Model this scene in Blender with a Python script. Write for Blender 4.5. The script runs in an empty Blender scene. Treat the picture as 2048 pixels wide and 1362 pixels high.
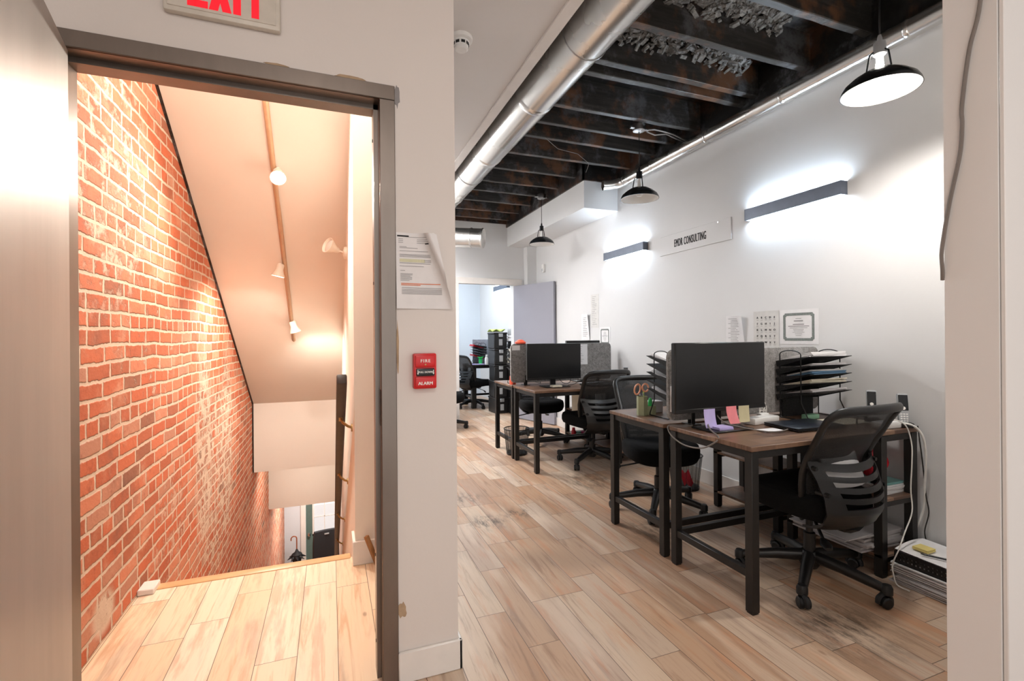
WORLD = 1.0; SPOTS = (20, 75, 60, 48); FOYER = 28; BACKROOM = 42; LOBBY = 18; PEND = 34; EXPO = 0.60; OFFICE_FILL = 30; LEDP = 42
import bpy, bmesh, math, random
from mathutils import Vector, Matrix, Euler
random.seed(7)
PI = math.pi; LEDS = LEDP
SC = bpy.context.scene
COL = SC.collection
R = math.radians
CAM_H = 1.25

def lin(c):
    c = c / 255.0
    return c / 12.92 if c <= 0.04045 else ((c + 0.055) / 1.055) ** 2.4
def rgb(r, g, b): return (lin(r), lin(g), lin(b), 1.0)

# ---------------------------------------------------------------- mesh builder
class MB:
    def __init__(s): s.bm = bmesh.new()
    def _add(s, verts, faces, smooth=True):
        vs = [s.bm.verts.new(v) for v in verts]
        for f in faces:
            try:
                fc = s.bm.faces.new([vs[i] for i in f]); fc.smooth = smooth
            except ValueError: pass
        return vs
    def box(s, lo, hi, bev=0.0, M=None, seg=1):
        t = bmesh.new()
        x0, y0, z0 = lo; x1, y1, z1 = hi
        vs = [t.verts.new(p) for p in ((x0,y0,z0),(x1,y0,z0),(x1,y1,z0),(x0,y1,z0),(x0,y0,z1),(x1,y0,z1),(x1,y1,z1),(x0,y1,z1))]
        for f in ((0,3,2,1),(4,5,6,7),(0,1,5,4),(1,2,6,5),(2,3,7,6),(3,0,4,7)): t.faces.new([vs[i] for i in f])
        if bev > 0:
            bmesh.ops.bevel(t, geom=list(t.edges), offset=bev, segments=seg, affect='EDGES', profile=0.5)
        if M is not None: bmesh.ops.transform(t, matrix=M, verts=t.verts)
        s.merge(t); return s
    def merge(s, t):
        m = {}
        for v in t.verts: m[v] = s.bm.verts.new(v.co)
        for f in t.faces:
            try:
                n = s.bm.faces.new([m[v] for v in f.verts]); n.smooth = True
            except ValueError: pass
        t.free()
    def cbox(s, c, size, bev=0.0, M=None, seg=1):
        return s.box([c[i]-size[i]/2 for i in range(3)], [c[i]+size[i]/2 for i in range(3)], bev, M, seg)
    def cyl(s, p0, p1, r0, r1=None, n=16):
        return s.tube([p0, p1], [r0, r0 if r1 is None else r1], n)
    def tube(s, path, r, n=8, closed=False, sx=1.0, up=None, caps=True):
        P = [Vector(p) for p in path]; N = len(P)
        if not isinstance(r, (list, tuple)): r = [r]*N
        rings = []; prev = None
        for i in range(N):
            if closed: d = P[(i+1) % N] - P[i-1]
            else: d = P[min(i+1, N-1)] - P[max(i-1, 0)]
            d.normalize()
            if up is not None: a = Vector(up)
            elif prev is None: a = Vector((0,0,1)) if abs(d.z) < .9 else Vector((1,0,0))
            else: a = prev
            a = a - d*a.dot(d)
            if a.length < 1e-6: a = d.orthogonal()
            a.normalize(); prev = a; b = d.cross(a)
            rings.append([s.bm.verts.new(P[i] + (a*math.cos(2*PI*k/n) + b*sx*math.sin(2*PI*k/n))*r[i]) for k in range(n)])
        M_ = N if closed else N-1
        for i in range(M_):
            A = rings[i]; B = rings[(i+1) % N]
            for k in range(n):
                f = s.bm.faces.new((A[k], A[(k+1) % n], B[(k+1) % n], B[k])); f.smooth = True
        if not closed and caps:
            s.bm.faces.new(list(reversed(rings[0]))); s.bm.faces.new(rings[-1])
        return s
    def lathe(s, prof, c=(0,0,0), n=32, M=None):
        rings = []
        vs_all = []
        for (r, z) in prof:
            if r < 1e-6: v = s.bm.verts.new((c[0], c[1], c[2]+z)); rings.append([v]); vs_all.append(v)
            else:
                ring = [s.bm.verts.new((c[0]+r*math.cos(2*PI*k/n), c[1]+r*math.sin(2*PI*k/n), c[2]+z)) for k in range(n)]
                rings.append(ring); vs_all += ring
        for A, B in zip(rings, rings[1:]):
            for k in range(n):
                a = A[k % len(A)]; a2 = A[(k+1) % len(A)]; b = B[k % len(B)]; b2 = B[(k+1) % len(B)]
                q = []
                for v in (a, a2, b2, b):
                    if v not in q: q.append(v)
                if len(q) > 2:
                    f = s.bm.faces.new(q); f.smooth = True
        if M is not None: bmesh.ops.transform(s.bm, matrix=M, verts=vs_all)
        return s
    def prism(s, poly, h0, h1, axis='Z', bev=0):
        t = bmesh.new()
        def P(a, b, h): return {'Z': (a, b, h), 'X': (h, a, b), 'Y': (a, h, b)}[axis]
        A = [t.verts.new(P(a, b, h0)) for a, b in poly]; B = [t.verts.new(P(a, b, h1)) for a, b in poly]
        n = len(poly)
        t.faces.new(list(reversed(A))); t.faces.new(B)
        for i in range(n): t.faces.new((A[i], A[(i+1) % n], B[(i+1) % n], B[i]))
        bmesh.ops.recalc_face_normals(t, faces=t.faces)
        if bev: bmesh.ops.bevel(t, geom=list(t.edges), offset=bev, segments=1, affect='EDGES')
        s.merge(t); return s
    def grid(s, fn, nu, nv, th=0.0, closed_u=False):
        P = [[Vector(fn(i/(nu if closed_u else nu-1), j/(nv-1))) for j in range(nv)] for i in range(nu)]
        def nrm(i, j):
            a = P[(i+1) % nu if closed_u else min(i+1, nu-1)][j] - P[i-1 if closed_u else max(i-1, 0)][j]
            b = P[i][min(j+1, nv-1)] - P[i][max(j-1, 0)]
            c = a.cross(b)
            return c.normalized() if c.length > 1e-9 else Vector((0,0,1))
        V = [[s.bm.verts.new(P[i][j]) for j in range(nv)] for i in range(nu)]
        W = [[s.bm.verts.new(P[i][j] - nrm(i, j)*th) for j in range(nv)] for i in range(nu)] if th else None
        def q(a, b, c, d):
            try:
                f = s.bm.faces.new((a, b, c, d)); f.smooth = True
            except ValueError: pass
        U = nu if closed_u else nu-1
        for i in range(U):
            i2 = (i+1) % nu
            for j in range(nv-1):
                q(V[i][j], V[i2][j], V[i2][j+1], V[i][j+1])
                if W: q(W[i][j+1], W[i2][j+1], W[i2][j], W[i][j])
        if W:
            for i in range(U):
                i2 = (i+1) % nu
                q(V[i2][0], V[i][0], W[i][0], W[i2][0]); q(V[i][-1], V[i2][-1], W[i2][-1], W[i][-1])
            if not closed_u:
                for j in range(nv-1):
                    q(V[0][j], V[0][j+1], W[0][j+1], W[0][j]); q(V[-1][j+1], V[-1][j], W[-1][j], W[-1][j+1])
        return s
    def xf(s, M): bmesh.ops.transform(s.bm, matrix=M, verts=s.bm.verts); return s
    def build(s, name, m, parent=None, loc=None, rot=None, sharp=38, kind=None, label=None, recalc=True):
        if recalc: bmesh.ops.recalc_face_normals(s.bm, faces=s.bm.faces)
        for e in s.bm.edges:
            if len(e.link_faces) == 2 and e.calc_face_angle(0) > R(sharp): e.smooth = False
        me = bpy.data.meshes.new(name); s.bm.to_mesh(me); s.bm.free()
        for mm in (m if isinstance(m, (list, tuple)) else [m]): me.materials.append(mm)
        o = bpy.data.objects.new(name, me); COL.objects.link(o)
        if parent is not None: o.parent = parent
        if loc is not None: o.location = loc
        if rot is not None: o.rotation_euler = rot
        if kind: o['kind'] = kind
        if label: o['label'] = label
        return o

def tag(o, label, cat, group=None):
    o['label'] = label; o['category'] = cat
    if group: o['group'] = group
    return o
def thing(name, label, cat, loc=(0,0,0), rz=0, group=None):
    o = bpy.data.objects.new(name, None); COL.objects.link(o)
    o.location = loc; o.rotation_euler = (0, 0, rz); o.empty_display_size = .05
    return tag(o, label, cat, group)
def kids(o): return [c for c in bpy.data.objects if c.parent == o]
def dup(root, label, loc, rz=0, group=None):
    r = root.copy(); COL.objects.link(r); r.location = loc; r.rotation_euler = (0, 0, rz)
    r['label'] = label
    if group: r['group'] = group
    for ch in kids(root):
        c = ch.copy(); COL.objects.link(c); c.parent = r
        for g in kids(ch):
            d = g.copy(); COL.objects.link(d); d.parent = c
    return r
def struct(name, mb, m, **k): return mb.build(name, m, kind='structure', **k)

def text(name, body, size, m, parent=None, M=None, sx=1.0, bold=0.0, ext=0.0004, align='CENTER', spacing=1.0):
    c = bpy.data.curves.new('t', 'FONT'); c.body = body; c.size = size; c.extrude = ext
    c.align_x = align; c.align_y = 'CENTER';  c.resolution_u = 3; c.space_character = spacing
    o = bpy.data.objects.new('t', c); COL.objects.link(o)
    bpy.context.view_layer.update()
    dg = bpy.context.evaluated_depsgraph_get()
    me = bpy.data.meshes.new_from_object(o.evaluated_get(dg)); me.name = name
    bpy.data.objects.remove(o); bpy.data.curves.remove(c)
    me.transform(Matrix.Diagonal((sx, 1, 1, 1)))
    if bold > 0:                                   # heavier strokes: the same letters laid twice more, a hair apart
        bb = bmesh.new(); bb.from_mesh(me); src = list(bb.verts)+list(bb.edges)+list(bb.faces)
        for dx, dz in ((-bold, -.00002), (bold, .00002)):
            r_ = bmesh.ops.duplicate(bb, geom=src)
            bmesh.ops.translate(bb, vec=(dx, 0, dz), verts=[e for e in r_['geom'] if isinstance(e, bmesh.types.BMVert)])
        bb.to_mesh(me); bb.free()
    if M is not None: me.transform(M)
    me.materials.clear(); me.materials.append(m)
    ob = bpy.data.objects.new(name, me); COL.objects.link(ob)
    if parent is not None: ob.parent = parent
    return ob
# frame for flat things: text x -> ux, text y -> uy
def frameM(o, ux, uy):
    ux = Vector(ux); uy = Vector(uy); uz = ux.cross(uy)
    M = Matrix((ux, uy, uz)).transposed().to_4x4(); M.translation = Vector(o); return M

# ---------------------------------------------------------------- materials
def newmat(name):
    m = bpy.data.materials.new(name); m.use_nodes = True
    nt = m.node_tree; b = nt.nodes['Principled BSDF']
    return m, nt, b
class NT:
    def __init__(s, nt): s.nt = nt
    def n(s, t, **kw):
        x = s.nt.nodes.new(t)
        for k, v in kw.items():
            if k.startswith('i_'):
                key = k[2:]; key = int(key) if key.isdigit() else key.replace('_', ' ')
                s.set(x.inputs[key], v)
            else: setattr(x, k, v)
        return x
    def set(s, inp, v):
        if isinstance(v, bpy.types.NodeSocket): s.nt.links.new(v, inp)
        else: inp.default_value = v
    def math(s, op, a, b=0.0, c=None):
        x = s.n('ShaderNodeMath', operation=op); s.set(x.inputs[0], a); s.set(x.inputs[1], b)
        if c is not None: s.set(x.inputs[2], c)
        return x.outputs[0]
    def xyz(s, x, y, z):
        c = s.n('ShaderNodeCombineXYZ'); s.set(c.inputs[0], x); s.set(c.inputs[1], y); s.set(c.inputs[2], z); return c.outputs[0]
    def noise(s, vec, scale, detail=4, rough=.55, dist=0):
        x = s.n('ShaderNodeTexNoise'); s.set(x.inputs['Vector'], vec); x.inputs['Scale'].default_value = scale
        x.inputs['Detail'].default_value = detail; x.inputs['Roughness'].default_value = rough; x.inputs['Distortion'].default_value = dist
        return x.outputs['Fac']
    def ramp(s, fac, stops, interp='LINEAR'):
        x = s.n('ShaderNodeValToRGB'); s.set(x.inputs[0], fac); cr = x.color_ramp; cr.interpolation = interp
        while len(cr.elements) < len(stops): cr.elements.new(0.5)
        for e, (p, c) in zip(cr.elements, stops): e.position = p; e.color = c
        return x.outputs[0]
    def mix(s, fac, a, b, blend='MIX'):
        x = s.n('ShaderNodeMix', data_type='RGBA', blend_type=blend)
        s.set(x.inputs[0], fac); s.set(x.inputs[6], a); s.set(x.inputs[7], b); return x.outputs[2]
    def bump(s, h, strength=.2, dist=.01):
        x = s.n('ShaderNodeBump'); x.inputs['Strength'].default_value = strength; x.inputs['Distance'].default_value = dist
        s.set(x.inputs['Height'], h); return x.outputs[0]
    def obj(s): return s.n('ShaderNodeTexCoord').outputs['Object']
    def pos(s): return s.n('ShaderNodeNewGeometry').outputs['Position']
    def sep(s, v):
        x = s.n('ShaderNodeSeparateXYZ'); s.set(x.inputs[0], v); return x.outputs
    def step(s, v, lo, hi): 
        x = s.n('ShaderNodeMapRange'); x.interpolation_type = 'SMOOTHSTEP'; s.set(x.inputs[0], v); x.inputs[1].default_value = lo; x.inputs[2].default_value = hi
        return x.outputs[0]

def simple(name, col, rough=.5, metal=0.0, var=.06, scale=20, bump=0.0, coat=0, bscale=None, spec=.5):
    m, nt, b = newmat(name); t = NT(nt)
    o = t.obj(); f = t.noise(o, scale)
    c1 = tuple(x*(1-var) for x in col[:3])+(1,); c2 = tuple(min(1, x*(1+var)) for x in col[:3])+(1,)
    nt.links.new(t.ramp(f, [(.3, c1), (.7, c2)]), b.inputs['Base Color'])
    b.inputs['Roughness'].default_value = rough; b.inputs['Metallic'].default_value = metal
    b.inputs['Specular IOR Level'].default_value = spec
    if coat: b.inputs['Coat Weight'].default_value = coat
    if bump: nt.links.new(t.bump(t.noise(o, bscale or scale*4), bump, .004), b.inputs['Normal'])
    return m
def emit(name, col, strength):
    m, nt, b = newmat(name)
    b.inputs['Base Color'].default_value = col; b.inputs['Emission Color'].default_value = col; b.inputs['Emission Strength'].default_value = strength
    return m
def glassy(name, col, rough=.05):
    m, nt, b = newmat(name); b.inputs['Base Color'].default_value = col
    b.inputs['Roughness'].default_value = rough; b.inputs['Transmission Weight'].default_value = .9; return m

def paint(name, col, dirt=.5):
    m, nt, b = newmat(name); t = NT(nt); p = t.pos()
    f = t.noise(p, 1.3, 5); g = t.noise(p, 7, 6, .7)
    c = t.ramp(f, [(.3, tuple(x*.95 for x in col[:3])+(1,)), (.7, col)])
    sp = t.math('MULTIPLY', t.step(g, .68, .78), .22*dirt)
    c = t.mix(sp, c, tuple(x*.55 for x in col[:3])+(1,))
    nt.links.new(c, b.inputs['Base Color']); b.inputs['Roughness'].default_value = .55
    nt.links.new(t.bump(t.noise(p, 26, 3), .10, .006), b.inputs['Normal'])
    return m

def floor_mat(name, w, L, cols, grainc, stain=True, wash=.45):
    m, nt, b = newmat(name); t = NT(nt); p = t.pos(); s = t.sep(p)
    u = t.math('DIVIDE', t.math('ADD', s[0], 10.03), w); row = t.math('FLOOR', u); fu = t.math('FRACT', u)
    wn = t.n('ShaderNodeTexWhiteNoise', noise_dimensions='1D'); t.set(wn.inputs['W'], row)
    v = t.math('DIVIDE', t.math('ADD', t.math('ADD', s[1], 20.0), t.math('MULTIPLY', wn.outputs[0], L*3.7)), L)
    colm = t.math('FLOOR', v); fv = t.math('FRACT', v)
    idn = t.n('ShaderNodeTexWhiteNoise', noise_dimensions='2D'); t.set(idn.inputs['Vector'], t.xyz(row, colm, 0))
    idv = idn.outputs[0]
    base = t.ramp(idv, cols)
    gv = t.xyz(t.math('MULTIPLY', s[0], 26), t.math('MULTIPLY', s[1], 1.5), t.math('MULTIPLY', idv, 37))
    g = t.noise(gv, 1.0, 6, .62, 1.4)
    g2 = t.noise(t.xyz(t.math('MULTIPLY', s[0], 110), t.math('MULTIPLY', s[1], 4), t.math('MULTIPLY', idv, 17)), 1.0, 4, .6)
    c = t.mix(t.math('MULTIPLY', t.step(g, .5, .72), .6), base, grainc)
    c = t.mix(t.math('MULTIPLY', t.step(g2, .55, .75), .25), c, grainc)
    c = t.mix(t.math('MULTIPLY', t.step(t.noise(t.xyz(t.math('MULTIPLY', s[0], 16), t.math('MULTIPLY', s[1], 2.2), t.math('MULTIPLY', idv, 51)), 1, 5, .6), .52, .68), .45), c, rgb(190, 128, 88))
    c = t.mix(t.math('MULTIPLY', t.step(t.noise(t.xyz(t.math('MULTIPLY', s[0], 12), t.math('MULTIPLY', s[1], 1.6), t.math('MULTIPLY', idv, 23)), 1, 5, .6), .54, .7), .35), c, rgb(150, 132, 120))
    # pale worn wash
    c = t.mix(t.math('MULTIPLY', t.step(t.noise(t.xyz(t.math('MULTIPLY', s[0], 9), t.math('MULTIPLY', s[1], 1.2), t.math('MULTIPLY', idv, 9)), 1, 5), .5, .7), wash), c, rgb(226, 206, 184))
    # knots
    vo = t.n('ShaderNodeTexVoronoi'); t.set(vo.inputs['Vector'], t.xyz(t.math('MULTIPLY', s[0], 5.5), t.math('MULTIPLY', s[1], 2.6), 0.0)); vo.inputs['Scale'].default_value = 1
    kn = t.math('SUBTRACT', 1.0, t.step(vo.outputs['Distance'], .035, .075))
    c = t.mix(t.math('MULTIPLY', kn, .55), c, rgb(120, 78, 50))
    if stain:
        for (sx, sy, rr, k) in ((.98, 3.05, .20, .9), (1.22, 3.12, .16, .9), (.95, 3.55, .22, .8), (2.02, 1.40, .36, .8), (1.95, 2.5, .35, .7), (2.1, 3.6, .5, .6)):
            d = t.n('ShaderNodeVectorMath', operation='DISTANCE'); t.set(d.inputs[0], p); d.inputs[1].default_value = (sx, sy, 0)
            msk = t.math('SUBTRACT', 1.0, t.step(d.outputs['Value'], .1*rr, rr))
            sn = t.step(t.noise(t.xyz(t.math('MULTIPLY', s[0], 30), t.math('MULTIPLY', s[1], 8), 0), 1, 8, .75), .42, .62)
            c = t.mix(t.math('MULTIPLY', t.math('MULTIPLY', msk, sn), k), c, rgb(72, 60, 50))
    eu = t.math('MULTIPLY', t.math('MINIMUM', fu, t.math('SUBTRACT', 1.0, fu)), w)
    ev = t.math('MULTIPLY', t.math('MINIMUM', fv, t.math('SUBTRACT', 1.0, fv)), L)
    e = t.math('MINIMUM', eu, ev); gap = t.math('SUBTRACT', 1.0, t.step(e, .0006, .0019))
    c = t.mix(t.math('MULTIPLY', gap, .85), c, rgb(66, 46, 34))
    nt.links.new(c, b.inputs['Base Color'])
    t.set(b.inputs['Roughness'], t.math('ADD', .30, t.math('MULTIPLY', g, .25)))
    h = t.math('SUBTRACT', t.math('MULTIPLY', g, .3), gap)
    nt.links.new(t.bump(h, .35, .0025), b.inputs['Normal'])
    return m

def brick_mat():
    m, nt, b = newmat('old_brick'); t = NT(nt); p = t.pos(); s = t.sep(p)
    # wobble the courses a little so they look hand laid
    wob = t.math('MULTIPLY', t.math('SUBTRACT', t.noise(p, 1.1, 2), .5), .045)
    wob2 = t.math('MULTIPLY', t.math('SUBTRACT', t.noise(p, 9, 3), .5), .018)
    z = t.math('ADD', t.math('ADD', s[2], 6.0), t.math('ADD', wob, wob2))
    y = t.math('ADD', s[1], t.math('MULTIPLY', t.math('SUBTRACT', t.noise(p, 11, 3), .5), .02))
    H = .0715; row = t.math('FLOOR', t.math('DIVIDE', z, H)); fz = t.math('FRACT', t.math('DIVIDE', z, H))
    wn = t.n('ShaderNodeTexWhiteNoise', noise_dimensions='1D'); t.set(wn.inputs['W'], row)
    # every sixth course is headers
    hd = t.math('LESS_THAN', t.math('MODULO', row, 6.0), .5)
    Lb = t.math('SUBTRACT', .212, t.math('MULTIPLY', hd, .104))
    v = t.math('DIVIDE', t.math('ADD', y, t.math('MULTIPLY', wn.outputs[0], .21)), Lb)
    colm = t.math('FLOOR', v); fy = t.math('FRACT', v)
    idn = t.n('ShaderNodeTexWhiteNoise', noise_dimensions='2D'); t.set(idn.inputs['Vector'], t.xyz(row, colm, 0)); idv = idn.outputs[0]
    ey = t.math('MULTIPLY', t.math('MINIMUM', fy, t.math('SUBTRACT', 1.0, fy)), Lb)
    ez = t.math('MULTIPLY', t.math('MINIMUM', fz, t.math('SUBTRACT', 1.0, fz)), H)
    e = t.math('MINIMUM', ey, ez)
    e = t.math('ADD', e, t.math('MULTIPLY', t.math('SUBTRACT', t.noise(p, 34, 5, .65), .5), .013))
    mort = t.math('SUBTRACT', 1.0, t.step(e, .0045, .0105))
    col = t.ramp(idv, [(0, rgb(140, 96, 76)), (.05, rgb(170, 96, 66)), (.3, rgb(186, 96, 62)), (.6, rgb(198, 108, 72)), (.85, rgb(204, 134, 104)), (1, rgb(180, 126, 102))])
    n1 = t.noise(p, 22, 6, .7)
    col = t.mix(t.math('MULTIPLY', t.step(n1, .52, .75), .55), col, rgb(138, 66, 42))
    # smoke / dark patches
    dk = t.step(t.noise(p, 2.1, 5, .65), .56, .72)
    col = t.mix(t.math('MULTIPLY', dk, .45), col, rgb(96, 74, 64))
    # mortar haze
    hz = t.step(t.noise(p, 3.3, 6, .7), .52, .72)
    col = t.mix(t.math('MULTIPLY', hz, .5), col, rgb(216, 176, 148))
    mc = t.mix(t.noise(p, 14, 4), rgb(194, 168, 146), rgb(222, 202, 182))
    c = t.mix(mort, col, mc)
    # the crumbled infilled opening with smeared mortar
    def patch(cy, cz, ry, rz, lo=.52, hi=.62, k=1.0):
        q = t.xyz(0, t.math('DIVIDE', t.math('SUBTRACT', s[1], cy), ry), t.math('DIVIDE', t.math('SUBTRACT', s[2], cz), rz))
        d = t.n('ShaderNodeVectorMath', operation='LENGTH'); t.set(d.inputs[0], q)
        msk = t.math('SUBTRACT', 1.0, t.step(d.outputs['Value'], .55, 1.1))
        return t.math('MULTIPLY', t.math('MULTIPLY', msk, t.step(t.noise(p, 9, 8, .72), lo, hi)), k)
    pm = patch(4.15, .35, .3, .85, .40, .54)
    for a in ((4.95, .25, .3, 1.0, .42, .55), (4.55, .45, .7, .5, .46, .57), (4.5, -.3, .5, .45, .46, .58), (3.35, .15, .35, .35, .5, .6, .6), (2.55, 2.0, .5, .8, .48, .60, .75), (3.0, 1.2, .5, .4, .54, .64, .7), (2.45, .12, .12, .1, .3, .42)):
        pm = t.math('MAXIMUM', pm, patch(*a))
    c = t.mix(pm, c, mc)
    nt.links.new(c, b.inputs['Base Color']); b.inputs['Roughness'].default_value = .85
    h = t.math('ADD', t.math('MULTIPLY', t.math('SUBTRACT', 1.0, t.math('MAXIMUM', mort, pm)), 1.0), t.math('MULTIPLY', n1, .5))
    nt.links.new(t.bump(h, .7, .012), b.inputs['Normal'])
    return m

def metal(name, c1, c2, rough, streak=(3, 3, 3), met=1.0, bump=.05):
    m, nt, b = newmat(name); t = NT(nt); o = t.obj(); s = t.sep(o)
    v = t.xyz(t.math('MULTIPLY', s[0], streak[0]), t.math('MULTIPLY', s[1], streak[1]), t.math('MULTIPLY', s[2], streak[2]))
    f = t.noise(v, 1.0, 6, .6); g = t.noise(o, 2.2, 4)
    nt.links.new(t.mix(f, c1, c2), b.inputs['Base Color']); b.inputs['Metallic'].default_value = met
    t.set(b.inputs['Roughness'], t.math('ADD', rough, t.math('MULTIPLY', t.math('SUBTRACT', g, .5), .25)))
    nt.links.new(t.bump(f, bump, .003), b.inputs['Normal']); return m

def joist_mat(name, dark, brown, k=.5):
    m, nt, b = newmat(name); t = NT(nt); p = t.pos(); s = t.sep(p)
    g = t.noise(t.xyz(t.math('MULTIPLY', s[0], 3), t.math('MULTIPLY', s[1], 40), t.math('MULTIPLY', s[2], 40)), 1, 6, .65)
    f = t.noise(p, 3.2, 5, .6)
    c = t.mix(t.step(g, .35, .75), dark, tuple(x*2.6 for x in dark[:3])+(1,))
    c = t.mix(t.math('MULTIPLY', t.step(f, .50, .62), k), c, brown)
    c = t.mix(t.math('MULTIPLY', t.step(t.noise(p, 4.2, 6, .72), .50, .66), .55), c, rgb(112, 114, 118))
    nt.links.new(c, b.inputs['Base Color']); t.set(b.inputs['Roughness'], t.math('ADD', .28, t.math('MULTIPLY', g, .3)))
    nt.links.new(t.bump(g, .35, .004), b.inputs['Normal']); return m

def desk_mat():
    m, nt, b = newmat('rustic_brown_wood'); t = NT(nt); p = t.pos(); s = t.sep(p)
    row = t.math('FLOOR', t.math('DIVIDE', s[1], .09))
    wn = t.n('ShaderNodeTexWhiteNoise', noise_dimensions='2D'); t.set(wn.inputs['Vector'], t.xyz(row, t.math('FLOOR', t.math('DIVIDE', t.math('ADD', s[0], t.math('MULTIPLY', row, .37)), .5)), 0))
    g = t.noise(t.xyz(t.math('MULTIPLY', s[0], 3.5), t.math('MULTIPLY', s[1], 34), t.math('MULTIPLY', wn.outputs[0], 20)), 1, 6, .62, 1.2)
    f = t.math('ADD', t.math('MULTIPLY', g, .75), t.math('MULTIPLY', wn.outputs[0], .28))
    c = t.ramp(f, [(.25, rgb(62, 43, 34)), (.48, rgb(106, 78, 60)), (.7, rgb(138, 107, 84)), (.9, rgb(164, 134, 110))])
    nt.links.new(c, b.inputs['Base Color']); t.set(b.inputs['Roughness'], t.math('ADD', .25, t.math('MULTIPLY', g, .25)))
    nt.links.new(t.bump(g, .1, .002), b.inputs['Normal']); return m

def felt_mat(name, c1, c2):
    m, nt, b = newmat(name); t = NT(nt); o = t.obj()
    f = t.noise(o, 150, 5, .8); g = t.noise(o, 45, 4, .7)
    c = t.ramp(t.math('ADD', t.math('MULTIPLY', f, .6), t.math('MULTIPLY', g, .4)), [(.38, c1), (.62, c2)])
    nt.links.new(c, b.inputs['Base Color']); b.inputs['Roughness'].default_value = .95
    b.inputs['Sheen Weight'].default_value = .2
    nt.links.new(t.bump(f, .3, .003), b.inputs['Normal']); return m

def mesh_mat(name, col, period, open_):   # woven or perforated net: real holes through a thin sheet
    m, nt, b = newmat(name); t = NT(nt); s = t.sep(t.obj())
    b.inputs['Base Color'].default_value = col; b.inputs['Roughness'].default_value = .6
    a = None
    for ax in (0, 1, 2):
        fr = t.math('ABSOLUTE', t.math('SUBTRACT', t.math('FRACT', t.math('DIVIDE', s[ax], period)), .5))
        st = t.math('GREATER_THAN', fr, open_/2)
        a = st if a is None else t.math('MAXIMUM', a, st)
    # net threads run two ways across the sheet
    nt.links.new(a, b.inputs['Alpha']); return m
def net_mat(name, col, alpha):
    m, nt, b = newmat(name); t = NT(nt); o = t.obj()
    b.inputs['Base Color'].default_value = col; b.inputs['Roughness'].default_value = .7
    f = t.noise(o, 420, 2)
    t.set(b.inputs['Alpha'], t.math('ADD', alpha-.15, t.math('MULTIPLY', f, .3))); return m

M = {}
M['paint_front'] = paint('warm_white_paint', rgb(222, 214, 208))
M['paint_office'] = paint('white_paint', rgb(221, 220, 219), .35)
M['paint_stair'] = paint('cream_paint', rgb(230, 222, 212), .25)
M['paint_stub'] = paint('neutral_white_paint', rgb(226, 224, 222))
M['paint_ceiling'] = paint('ceiling_white', rgb(224, 219, 215), .15)
M['paint_cool'] = paint('pale_grey_paint', rgb(214, 220, 226), .1)
M['trim'] = simple('white_trim', rgb(228, 222, 216), .4, var=.04, scale=8)
M['floor'] = floor_mat('oak_planks', .138, .66, [(0, rgb(164, 132, 108)), (.25, rgb(182, 146, 116)), (.5, rgb(188, 158, 132)), (.75, rgb(184, 160, 140)), (1, rgb(206, 182, 156))], rgb(128, 94, 72))
M['landing'] = floor_mat('pine_planks', .150, .95, [(0, rgb(224, 196, 162)), (.5, rgb(232, 208, 178)), (1, rgb(240, 222, 200))], rgb(196, 144, 98), stain=False, wash=.4)
M['nosing'] = simple('oak_nosing', rgb(214, 170, 124), .35, var=.12, scale=12)
M['brick'] = brick_mat()
M['door_steel'] = metal('brushed_door_steel', rgb(172, 166, 160), rgb(152, 146, 140), .46, (14, 14, 1.2), .6, .02)
M['frame_steel'] = metal('raw_frame_steel', rgb(104, 96, 90), rgb(146, 136, 128), .36, (6, 6, 1.5), .9, .04)
M['galv'] = metal('galvanised_sheet', rgb(196, 194, 190), rgb(226, 224, 220), .27, (5, 2, 5), .95, .03)
M['galv_wire'] = metal('zinc', rgb(160, 160, 160), rgb(200, 200, 200), .3)
M['joist'] = joist_mat('black_stained_joist', (.022, .020, .018, 1), rgb(124, 86, 60), .7)
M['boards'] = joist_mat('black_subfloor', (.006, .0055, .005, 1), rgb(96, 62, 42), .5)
M['lath'] = simple('grey_plaster_crumbs', rgb(132, 132, 130), .9, var=.6, scale=40, bump=.8)
M['wood_desk'] = desk_mat()
M['black_metal'] = simple('black_powder_coat', rgb(30, 27, 25), .42, metal=.2, var=.1, scale=30)
M['black_wire'] = simple('black_wire', rgb(26, 26, 27), .4, metal=.4)
M['black_plastic'] = simple('black_plastic', rgb(22, 21, 21), .38, var=.08, scale=14)
M['dark_plastic'] = simple('charcoal_plastic', rgb(15, 15, 16), .5)
M['seat_fabric'] = simple('black_seat_fabric', rgb(11, 11, 12), .95, var=.25, scale=120, bump=.15, spec=.2)
M['net'] = net_mat('chair_net', rgb(30, 29, 29), .90)
M['bin_net'] = net_mat('wire_mesh', rgb(34, 30, 28), .45)
M['tray_net'] = net_mat('tray_mesh', rgb(22, 22, 23), .9)
M['felt'] = felt_mat('grey_felt', rgb(92, 88, 86), rgb(160, 156, 152))
M['felt_blue'] = felt_mat('blue_grey_felt', rgb(92, 95, 102), rgb(152, 155, 162))
M['screen'] = simple('dark_screen', rgb(15, 15, 16), .3, var=.03, scale=3)
M['bezel'] = simple('monitor_bezel', rgb(18, 18, 18), .35)
M['laptop'] = simple('laptop_lid', rgb(30, 34, 42), .32)
M['paper'] = simple('white_paper', rgb(232, 230, 230), .8, var=.03)
M['paper_cream'] = simple('cream_paper', rgb(226, 218, 198), .8, var=.04)
M['paper_grey'] = simple('grey_paper', rgb(196, 192, 192), .8, var=.06)
M['ink'] = simple('ink', rgb(40, 40, 42), .8)
M['ink_grey'] = simple('grey_ink', rgb(142, 138, 138), .8)
M['ink_orange'] = simple('orange_ink', rgb(226, 138, 104), .8)
M['hl'] = simple('highlighter_stripe', rgb(216, 214, 182), .8)
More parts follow.
